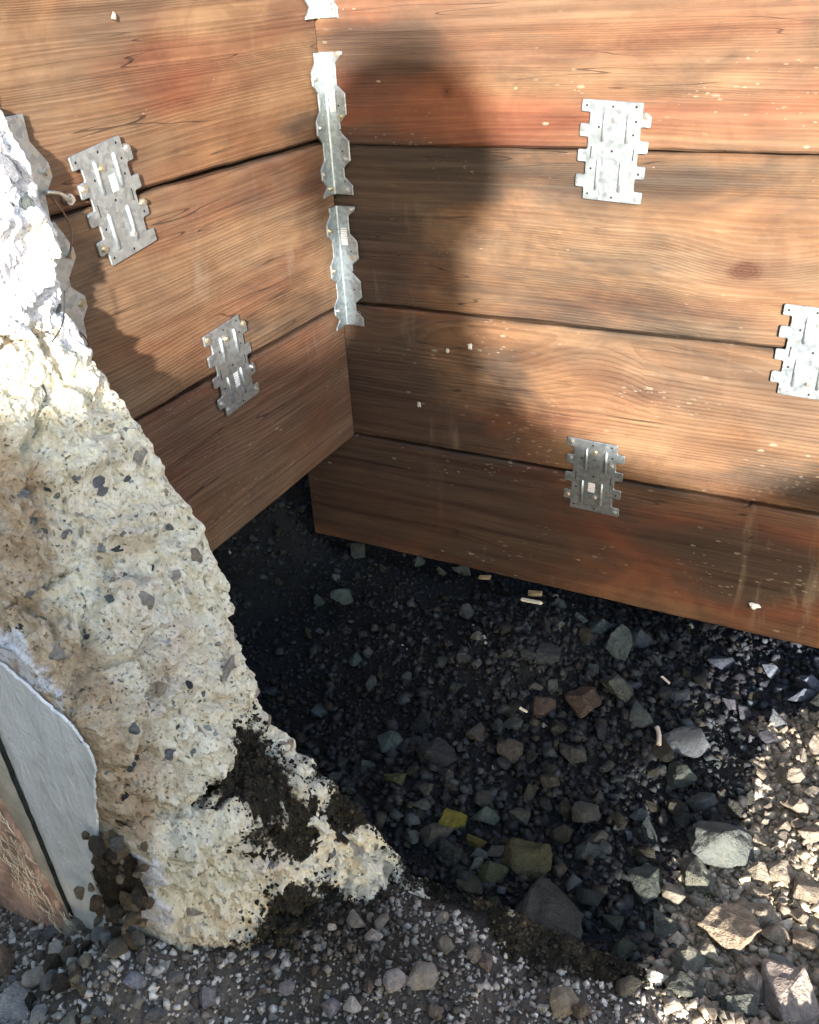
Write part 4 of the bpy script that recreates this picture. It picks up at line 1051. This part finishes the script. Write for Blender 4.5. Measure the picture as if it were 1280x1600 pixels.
OWN = {0: 'big dark brown stone slab leaning against the low mossy concrete ridge', 1: 'broad grey stone slab at the edge of the sunlit rubble',
       2: 'olive brown flat stone above the big dark brown slab', 3: 'yellowish green block of stone in the pit', 4: 'small mossy yellow stone touching the yellowish green block',
       5: 'black square block of stone in the middle of the pit', 6: 'rounded brown stone in the pit straight below the dark tie plate', 7: 'grey brown stone touching the right side of the rounded brown stone',
       8: 'dark stone behind the small reddish brown one, left of the rounded brown stone', 9: 'small reddish brown stone at the lower left of the rounded brown stone', 10: 'grey stone left of the long grey stone beside the plastic piece',
       11: 'long grey stone lying aslant beside the cream plastic piece', 12: 'greyish olive stone directly below the long grey stone', 13: 'tan grey block just below the broad grey slab',
       14: 'dark grey block left of the tan grey block, below the broad slab', 15: 'olive block at the lower left of the olive brown flat stone', 16: 'dark stone directly below the yellowish green block',
       17: 'greenish grey stone just right of the yellowish green block', 18: 'brownish green stone directly above the olive brown flat stone', 19: 'brown stone right of the black square block', 20: 'light brown pointed stone halfway between the olive flat stone and the broad slab',
       21: 'dark stone touching the underside of the light brown pointed stone', 22: 'upright grey stone left of the broad grey slab', 24: 'olive brown stone below the blue grey one, close to the broken concrete',
       25: 'blue grey stone between the black square block and the broken concrete', 26: 'grey stone just above the broad grey slab', 27: 'greenish grey stone in the deep shade near the wall corner', 28: 'smaller stone left of the greenish grey one in the deep shade',
       29: 'upright dark green stone below the greenish grey one in the shade', 30: 'blue green stone nearest the edge of the broken concrete, in deep shade', 31: 'grey stone left of the tall grey stone under the bottom board', 32: 'tall grey stone close under the bottom board',
       33: 'blue grey wedge of stone right of the tall grey stone', 38: 'bluish stone in the dark strip under the bottom board, right of the wedge', 39: 'largest bluish stone under the right end of the bottom board', 40: 'bluish grey stone at the upper tip of the sunlit rubble',
       45: 'leftmost stone of the pale row under the bottom board', 46: 'yellowish stone in the middle of the pale row under the bottom board', 47: 'rightmost and largest stone of the pale row under the bottom board',
       48: 'large tan stone streaked with rust at the sunny side of the pit', 49: 'tan stone between the broad grey slab and the rust streaked stone', 50: 'tall pale pinkish stone slab in the bottom right corner of the photo', 51: 'tan block left of the tall pinkish slab',
       52: 'pale cream stone below the rust streaked stone', 53: 'pale tan stone just right of the broad grey slab', 54: 'tan stone at the right edge of the photo, beside the broad grey slab', 55: 'wide pale stone at the right edge, highest of the big sunlit ones but one',
       59: 'tan stone right of the rust streaked stone', 60: 'tan stone at the right edge above the tall pinkish slab', 62: 'dark grey stone above the tall pinkish slab', 63: 'brown stone at the lower left of the pale cream stone', 64: 'grey brown stone left of the rust streaked stone',
       68: 'wide flat pale stone at the top of the sunlit rubble', 69: 'dark brown stone at the bottom edge between the concrete ridge and the sunlit stones', 70: 'dark stone at the bottom edge left of the tall pinkish slab',
       72: 'largest pale stone in the gravel in the bottom middle of the photo', 73: 'pale tan stone at the near end of the mossy concrete ridge', 74: 'round brownish pebble beside the mossy concrete ridge', 75: 'round pale brown pebble left of another beside the concrete ridge',
       79: 'brown stone at the left edge under the torn pinkish board', 80: 'largest pale grey stone in the bottom left corner', 81: 'white stone just under the torn pinkish board', 82: 'pale grey stone under the hollow with brown stones'}
hero_xy = []
hr = random.Random(21)
for k, (x, y, a, b, c) in enumerate(HERO):
    big = max(a, b) > .019
    base = BIG[k % len(BIG)] if big else (RND if (y < -.54 and k > 70) else ANG)[k % 6]
    pale = c[0] > .25
    fore = y < -.54
    lab = OWN.get(k)
    kind = G_FORE if fore else (G_SUN if pale else G_PIT)
    nm = 'pebble' if fore else 'stone'
    o = meshobj(nm, base, None, label=lab or kind[1], cat='stone', group=None if lab else kind[2])
    kz = 1.15 if (not fore and .2 < x and not pale) else 1.0
    rest(o, x, y, a * 1.12 * kz, b * 1.25 * kz, (a + b) * .64 * kz, .24, None, .35, hr)
    kc = 1.4 if (pale or fore) else 1.55
    if not (pale or fore or k in (3, 4, 6, 9, 19)): c = (c[0] * .90, c[1] * 1.02, c[2] * 1.05)
    o.color = (min(c[0] * kc, .7), min(c[1] * kc, .7), min(c[2] * kc, .7), 1)
    hero_xy.append((x, y, max(a, b)))
# more stones among them
sr = random.Random(33)
def scatter(n, box, sizes, bases, pal, spec, accept, sink=.2):
    k = 0; tries = 0
    while k < n and tries < n * 120:
        tries += 1
        x = sr.uniform(box[0], box[1]); y = sr.uniform(box[2], box[3])
        if not accept(x, y): continue
        s = sr.choice(sizes)
        if any((x - p) ** 2 + (y - q) ** 2 < (.62 * (s + r)) ** 2 for p, q, r in hero_xy): continue
        hero_xy.append((x, y, s))
        o = meshobj('pebble' if spec is G_FORE else 'stone', sr.choice(bases), None, label=spec[1], cat='stone', group=spec[2])
        rest(o, x, y, s * sr.uniform(.95, 1.3), s * sr.uniform(.75, 1.05), s * sr.uniform(.8, 1.15), sink, sr.uniform(0, 6.3), .9, sr, sr.choice((0, 0, .002, .005)))
        c = sr.choice(pal); m = sr.uniform(.75, 1.2); o.color = (c[0] * m, c[1] * m, c[2] * m, 1)
        k += 1
PITPAL = [(.055, .066, .062), (.080, .096, .090), (.038, .043, .044), (.065, .062, .042), (.10, .115, .108), (.065, .074, .082), (.05, .054, .036), (.13, .145, .135)]
def tw(x, y): return float(tan_weight(np.array([x]), np.array([y]))[0])
def stub_x(z=-.2): return .34
def thick(x, y): return sstep(.05, .42, np.asarray(x) * .8 - np.asarray(y) * .6)
def in_pit(x, y): return sr.random() < .15 + .85 * float(thick(x, y)) and tw(x, y) < .4 and x > -.05 + max(0, (-.30 - y)) * 1.7
scatter(75, (-.10, .74, -.49, .03), (.008, .010, .011, .012, .014, .016, .020), ANG, PITPAL, G_PIT, in_pit)
scatter(32, (.30, .70, -.48, -.18), (.011, .014, .017, .020, .024), ANG, [(.08, .082, .07), (.10, .098, .085), (.065, .06, .045), (.12, .115, .10)], G_PIT, in_pit)
scatter(18, (.45, .76, -.16, .03), (.008, .010, .012, .015), ANG, [(.13, .13, .155), (.10, .105, .12), (.16, .16, .19)], G_PIT, in_pit)
scatter(26, (-.33, .02, -.20, .14), (.007, .009, .011, .014), ANG, PITPAL, G_PIT, lambda x, y: x < .02)
TANPAL = [(.54, .45, .34), (.44, .38, .29), (.58, .51, .41), (.50, .41, .31), (.36, .31, .25)]
scatter(72, (.58, .80, -.56, -.08), (.008, .010, .012, .015, .019, .024), ANG, TANPAL, G_SUN, lambda x, y: tw(x, y) > .5)
FOREPAL = [(.52, .47, .42), (.38, .34, .29), (.62, .57, .51), (.44, .40, .37), (.28, .22, .17), (.66, .60, .51)]
def in_fore(x, y):
    if x < .22 and y > -.735: return False
    return y < -.575 - .1 * max(0, .35 - x)
scatter(100, (.0, .62, -.90, -.55), (.005, .006, .007, .009, .012, .015), RND + ANG, FOREPAL, G_FORE, in_fore, .15)
scatter(70, (-.02, .24, -.92, -.735), (.007, .009, .011, .014), ANG + RND, [(.58, .55, .51), (.42, .40, .38), (.30, .28, .28), (.66, .62, .56), (.22, .18, .15)], G_FORE, in_fore, .15)

def crumbs(name, n, box, sizes, colour, accept, label, cat, seed, flat=.75, tall=0.0):
    """thousands of small bits, each a jittered eight-corner lump, in one mesh"""
    r = np.random.default_rng(seed)
    x = r.uniform(box[0], box[1], n * 3); y = r.uniform(box[2], box[3], n * 3)
    m = accept(x, y); x = x[m][:n]; y = y[m][:n]; n = len(x)
    s = sizes[0] * (sizes[1] / sizes[0]) ** (r.random(n) ** 2.5)
    if 'black' in name: s = s * (.55 + .45 * np.maximum(thick(x, y), sstep(-.08, -.16, x)))
    cube = np.array([(-1, -1, -1), (1, -1, -1), (1, 1, -1), (-1, 1, -1), (-1, -1, 1), (1, -1, 1), (1, 1, 1), (-1, 1, 1)], float) * .62
    V = cube[None] * (1 + r.uniform(-.55, .45, (n, 8, 3)))
    V[..., 1] *= r.uniform(.6, 1, (n, 1)); V[..., 2] *= r.uniform(.4, flat, (n, 1))
    q = r.normal(size=(n, 4)); q /= np.linalg.norm(q, axis=1, keepdims=True)
    w, a, b, c = q.T
    Rm = np.stack([1 - 2 * (b * b + c * c), 2 * (a * b - w * c), 2 * (a * c + w * b), 2 * (a * b + w * c), 1 - 2 * (a * a + c * c), 2 * (b * c - w * a), 2 * (a * c - w * b), 2 * (b * c + w * a), 1 - 2 * (a * a + b * b)], 1).reshape(n, 3, 3)
    V = np.einsum('nij,nkj->nki', Rm, V) * s[:, None, None]
    V += np.stack([x, y, ground_z(x, y) + s * .25 + tall * r.random(n)], 1)[:, None]
    Fq = np.array([(0, 3, 2, 1), (4, 5, 6, 7), (0, 1, 5, 4), (1, 2, 6, 5), (2, 3, 7, 6), (3, 0, 4, 7)])
    F = (Fq[None] + 8 * np.arange(n)[:, None, None]).reshape(-1, 4)
    C = np.repeat(colour(x, y, r), 8, 0)
    me = np_mesh(name, V.reshape(-1, 3), F, False, C)
    return meshobj(name, me, M_CRUMB, label=label, cat=cat, kind='stuff')
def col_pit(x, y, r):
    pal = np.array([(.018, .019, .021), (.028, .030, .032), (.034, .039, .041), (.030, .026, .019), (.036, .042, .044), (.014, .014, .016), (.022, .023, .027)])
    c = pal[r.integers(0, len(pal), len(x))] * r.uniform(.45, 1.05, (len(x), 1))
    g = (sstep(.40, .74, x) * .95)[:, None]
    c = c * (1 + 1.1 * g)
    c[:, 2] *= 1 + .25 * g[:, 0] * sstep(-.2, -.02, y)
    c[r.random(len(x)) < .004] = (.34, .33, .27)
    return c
def col_tan(x, y, r): return np.array([(.46, .38, .28), (.36, .30, .22), (.52, .45, .35), (.26, .22, .17)])[r.integers(0, 4, len(x))] * r.uniform(.8, 1.2, (len(x), 1))
def col_fore(x, y, r):
    c = np.array([(.48, .43, .38), (.17, .145, .12), (.60, .55, .49), (.11, .09, .07), (.68, .63, .57), (.34, .29, .24)])[r.integers(0, 6, len(x))] * r.uniform(.75, 1.25, (len(x), 1))
    md = np.exp(-((x - .32) ** 2 / .016 + (y + .615) ** 2 / .006))[:, None]
    return c * (1 - .85 * md) + np.array([.03, .023, .015]) * .85 * md
TWv = lambda x, y: tan_weight(x, y)
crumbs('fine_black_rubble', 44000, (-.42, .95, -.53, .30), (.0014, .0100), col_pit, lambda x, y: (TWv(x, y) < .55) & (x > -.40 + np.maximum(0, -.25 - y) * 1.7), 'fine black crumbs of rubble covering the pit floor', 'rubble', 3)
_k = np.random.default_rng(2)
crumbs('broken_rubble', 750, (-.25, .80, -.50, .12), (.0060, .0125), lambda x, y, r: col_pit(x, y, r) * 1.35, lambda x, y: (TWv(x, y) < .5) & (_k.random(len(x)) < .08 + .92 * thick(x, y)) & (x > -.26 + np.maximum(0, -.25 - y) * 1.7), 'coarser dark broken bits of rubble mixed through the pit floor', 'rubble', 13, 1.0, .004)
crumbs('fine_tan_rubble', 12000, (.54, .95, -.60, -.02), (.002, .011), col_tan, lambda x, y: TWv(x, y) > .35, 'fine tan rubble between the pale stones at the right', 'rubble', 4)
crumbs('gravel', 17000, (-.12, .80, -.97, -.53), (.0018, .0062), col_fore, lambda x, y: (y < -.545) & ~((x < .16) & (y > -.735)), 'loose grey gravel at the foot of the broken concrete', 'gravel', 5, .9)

# soil crumbs on the ledge of the concrete
def ledge_soil():
    r = np.random.default_rng(8); tint = concrete_tint(); idx = np.argwhere((tint[..., 1] > .27) & (CX < .70))
    pick = idx[r.integers(0, len(idx), 8000)]
    P = CP[pick[:, 0], pick[:, 1]]; n = len(P); s = .0011 * (3.2) ** (r.random(n) ** 2)
    cube = np.array([(-1, -1, -1), (1, -1, -1), (1, 1, -1), (-1, 1, -1), (-1, -1, 1), (1, -1, 1), (1, 1, 1), (-1, 1, 1)], float) * .6
    V = cube[None] * (1 + r.uniform(-.6, .5, (n, 8, 3))) * s[:, None, None] + P[:, None]
    Fq = np.array([(0, 3, 2, 1), (4, 5, 6, 7), (0, 1, 5, 4), (1, 2, 6, 5), (2, 3, 7, 6), (3, 0, 4, 7)])
    F = (Fq[None] + 8 * np.arange(n)[:, None, None]).reshape(-1, 4)
    c = np.array([(.022, .018, .012), (.034, .027, .018), (.015, .013, .010), (.08, .068, .045), (.026, .024, .014)])[r.integers(0, 5, n)]
    meshobj('lodged_soil', np_mesh('lodged_soil', V.reshape(-1, 3), F, False, np.repeat(c, 8, 0)), M_CRUMB, CONC, kind='stuff')
ledge_soil()

# a little pile of brown stones in the corner between the painted face and the foot of the concrete
pr = random.Random(77)
for k in range(26):
    u = pr.random(); x = .13 + pr.gauss(0, .042) - .02 * u; d = pr.random() ** .7
    y = NY - .012 - .085 * d
    sz = pr.choice((.006, .008, .010, .012, .015, .019))
    top = -.185 - (abs(x - .135) * .5) - .6 * .085 * d
    z = max(float(ground_z(np.array([x]), np.array([y]))[0]) + sz * .4, top + pr.uniform(-.012, .004))
    o = meshobj('stone', pr.choice(ANG), None, label='brown stone, one of the small pile between the white painted face and the concrete foot', cat='stone', group='brown stones piled at the concrete foot')
    o.location = (x, y, z); o.scale = (sz, sz * pr.uniform(.7, 1), sz * pr.uniform(.7, 1)); o.rotation_euler = (pr.uniform(0, 6), pr.uniform(0, 6), pr.uniform(0, 6))
    cc = pr.choice(((.20, .14, .09), (.12, .09, .06), (.33, .27, .19), (.08, .065, .05), (.42, .38, .31), (.26, .20, .14))); o.color = (*cc, 1)

# ------------------------------------------------------------------ small litter
def chip(name, label, cat, x, y, size, yaw, mat, lift=.010, tilt=.25, group=None):
    bm = bmesh.new(); bmesh.ops.create_cube(bm, size=1)
    r = random.Random(int(x * 1e4))
    for v in bm.verts: v.co = Vector((v.co.x * size[0] * r.uniform(.8, 1.1), v.co.y * size[1] * r.uniform(.7, 1.1), v.co.z * size[2] * r.uniform(.6, 1.1)))
    bmesh.ops.bevel(bm, geom=list(bm.edges), offset=min(size) * .15, segments=1, affect='EDGES')
    o = bm_obj(name, bm, mat, None, label=label, cat=cat, group=group)
    o.location = (x, y, float(ground_z(np.array([x]), np.array([y]))[0]) + lift); o.rotation_euler = (r.uniform(-tilt, tilt), r.uniform(-tilt, tilt), yaw)
    return o
chip('wood_chip', 'tan wood chip with square ends just below the bottom board', 'wood chip', .286, .024, (.024, .011, .007), YAW - .2, M_CHIP, .016)
chip('wood_chip', 'palest thin wood chip below the square ended chip', 'wood chip', .302, -.036, (.032, .008, .003), YAW - .45, plain('fresh_split_wood', (.66, .60, .44), .7, 0, .2, 80.0), .018)
chip('wood_chip', 'small wood chip farther left, beside the row of greenish stones', 'wood chip', .197, .032, (.020, .009, .004), YAW - .2, M_CHIP, .016)
chip('wood_chip', 'tiny pale sliver of wood in the middle of the pit near the brown stones', 'wood chip', .366, -.236, (.012, .004, .002), YAW - .6, M_STRAW, .018)
chip('wood_chip', 'bright sliver of wood under the bottom board, above the long grey stone', 'wood chip', .516, -.088, (.016, .004, .002), YAW - 1.0, M_PLASTIC, .02)
o = tube('plastic_piece', [(.530, -.196, -.233), (.535, -.206, -.234), (.539, -.222, -.236)], .0032, M_PLASTIC, label='short cream plastic piece stuck upright between grey stones', cat='plastic piece')
bm = bmesh.new(); bmesh.ops.create_icosphere(bm, subdivisions=2, radius=1)
for v in bm.verts: v.co = Vector((v.co.x * .0075, v.co.y * .0022, v.co.z * .005)) * (1 + .3 * math.sin(v.co.x * 9 + v.co.z * 5))
o = bm_obj('mortar_splash', bm, M_PAINT, None, True, label='white splash of mortar near the right end of the bottom board', cat='mortar splash'); o.location = (.606, -.006, -.151)
for (x, z, s, lab) in ((.161, .154, .0042, 'small pale mortar spot in the wall shade, left of the two'), (.195, .164, .0055, 'pale mortar spot at the edge of the wall shade'), (.112, .066, .0052, 'lowest pale mortar spot on the dark part of the right wall')):
    bm = bmesh.new(); bmesh.ops.create_icosphere(bm, subdivisions=2, radius=1)
    for v in bm.verts: v.co = Vector((v.co.x * s * .62 * (1 + .15 * math.sin(v.co.z * 5 + x * 90)), v.co.y * .0007, v.co.z * s * (.9 + .2 * math.sin(v.co.x * 4 + z * 70))))
    o = bm_obj('mortar_spot', bm, plain('old_mortar', (.42, .42, .36), .9, 0, .3, 300.0), None, True, label=lab, cat='mortar spot', group='mortar spots on the right wall'); o.location = (x, -.0005, z)
o = meshobj('mortar_splash', RND[0], None, label='white lump of mortar stuck on the top board of the left wall', cat='mortar splash'); o.color = (.62, .58, .48, 1); o.location = (.0015, -.354, .586); o.scale = (.0022, .0045, .0062)

# ------------------------------------------------------------------ the person taking the photograph, kneeling behind the camera with the sun at their back
def build_person():
    root = thing('person', 'person in a dark jacket and knit cap kneeling before the pit, shadow on the boards', 'person', (.865, -1.515, -.262), (0, 0, math.atan2(.45, .89)))
    # local frame: +y is where they look, +x their right; z up from the ground
    J = {}; E = []; Rr = {}
    def j(n, p, r, par=None):
        J[n] = p; Rr[n] = r
        if par: E.append((par, n))
    j('pelvis', (0, -.05, .26), (.18, .15)); j('waist', (0, -.02, .42), (.19, .14), 'pelvis'); j('chest', (0, .03, .58), (.19, .13), 'waist')
    j('neck', (0, .06, .80), (.062, .07), 'chest'); j('jaw', (0, .10, .93), (.085, .09), 'neck'); j('skull', (0, .10, 1.06), (.100, .11), 'jaw')
    for s, n in ((1, 'r'), (-1, 'l')):
        j('sh' + n, (.185 * s, .04, .655), (.095, .09), 'neck')
        if s > 0:
            j('flap', (.28, .02, .47), (.12, .10), 'chest'); j('el' + n, (.40, .06, .555), (.095, .095), 'sh' + n); j('wr' + n, (.62, .16, .675), (.05, .045), 'el' + n); j('ha' + n, (.70, .19, .74), (.035, .03), 'wr' + n)
        else:
            j('el' + n, (-.34, .16, .50), (.085, .085), 'sh' + n); j('wr' + n, (-.06, .38, .76), (.045, .045), 'el' + n); j('ha' + n, (-.03, .40, .82), (.035, .03), 'wr' + n)
        j('seat' + n, (.09 * s, -.06, .13), (.105, .10), 'pelvis'); j('hip' + n, (.13 * s, -.04, .40), (.125, .12), 'pelvis')
        if s > 0:
            j('kn' + n, (.78, .14, .63), (.15, .14), 'hip' + n); j('an' + n, (1.02, .05, .09), (.06, .06), 'kn' + n); j('to' + n, (1.04, .24, .04), (.045, .035), 'an' + n)
        else:
            j('kn' + n, (-.30, .36, .08), (.085, .08), 'hip' + n); j('an' + n, (-.24, -.10, .07), (.055, .055), 'kn' + n); j('to' + n, (-.23, -.26, .05), (.045, .035), 'an' + n)
    names = list(J)
    me = bpy.data.meshes.new('body')
    me.from_pydata([J[n] for n in names], [(names.index(a), names.index(b)) for a, b in E], [])
    o = meshobj('body', me, M_CLOTH, root)
    md = o.modifiers.new('skin', 'SKIN')
    for v, n in zip(me.skin_vertices[0].data, names): v.radius = Rr[n]; v.use_root = (n == 'pelvis')
    md.use_smooth_shade = True
    ss = o.modifiers.new('sub', 'SUBSURF'); ss.levels = 2; ss.render_levels = 2
    bm = bmesh.new(); bmesh.ops.create_uvsphere(bm, u_segments=28, v_segments=20, radius=1)
    for v in bm.verts: v.co = Vector((v.co.x * .128, .10 + v.co.y * .136, 1.075 + v.co.z * (.150 if v.co.z > 0 else .12)))
    bm_obj('knit_cap', bm, M_HAT, root, True)
    # fingers: one hand on the knee, one raised with the phone
    for s, hx, yf, zf0 in ((1, .70, .20, .775), (-1, -.03, .41, .85)):
        for k in range(4):
            zf = zf0 - .018 * k
            tube('finger', [(hx, yf, zf), (hx - s * .035, yf + .02, zf), (hx - s * .055 + .004 * k * s, yf + .005, zf)], .009, M_SKIN, root, 8, .75)
        tube('thumb', [(hx, yf - .01, zf0 + .01), (hx - s * .025, yf - .03, zf0 + .02), (hx - s * .045, yf - .03, zf0 + .035)], .010, M_SKIN, root, 8, .75)
    return root
build_person()

# ------------------------------------------------------------------ unseen blocks added behind the camera to hold back sun and sky light
def rough_block(name, label, cat, lo, hi, mat, amp, step=.06):
    bm = bmesh.new(); bmesh.ops.create_cube(bm, size=1)
    for v in bm.verts: v.co = Vector([lo[k] if v.co[k] < 0 else hi[k] for k in range(3)])
    for ax in range(3):
        n = int((hi[ax] - lo[ax]) / step)
        for k in range(1, n):
            co = [0, 0, 0]; co[ax] = lo[ax] + (hi[ax] - lo[ax]) * k / n; no = [0, 0, 0]; no[ax] = 1
            bmesh.ops.bisect_plane(bm, geom=list(bm.verts) + list(bm.edges) + list(bm.faces), plane_co=co, plane_no=no)
    P = np.array([v.co[:] for v in bm.verts])
    d = np.stack([fbm(P, 5.0, 3, 80 + k) for k in range(3)], 1) * amp
    for v, q in zip(bm.verts, d): v.co += Vector(q)
    return bm_obj(name, bm, mat, None, True, label=label, cat=cat)
rough_block('sun_blocker_low', 'unseen low block added behind the viewer to shade the broken concrete and gravel', 'concrete wall', (.595, -2.15, -.35), (1.02, -1.95, .73), M_HOLE, .02)  # added only to shade the broken concrete and gravel
PC = plain('plain_concrete', (.42, .39, .33), .9, 0, .3, 20.0, .5, .01)
bpy.data.objects['sun_blocker_low'].data.materials[0] = PC
rough_block('sky_blocker_side', 'unseen tall block added behind the viewer to cut sky light on the right wall', 'concrete wall', (-3.2, -2.14, -.35), (.60, -1.96, 3.8), PC, .012, .12)  # added to darken the right boards by cutting sky light
rough_block('sky_blocker_top', 'unseen block added above the sun gap behind the viewer to cut sky light', 'light blocker', (.62, -2.14, 1.56), (2.7, -1.96, 3.8), PC, .012, .12)  # added with the tall block, leaving a gap for the sun
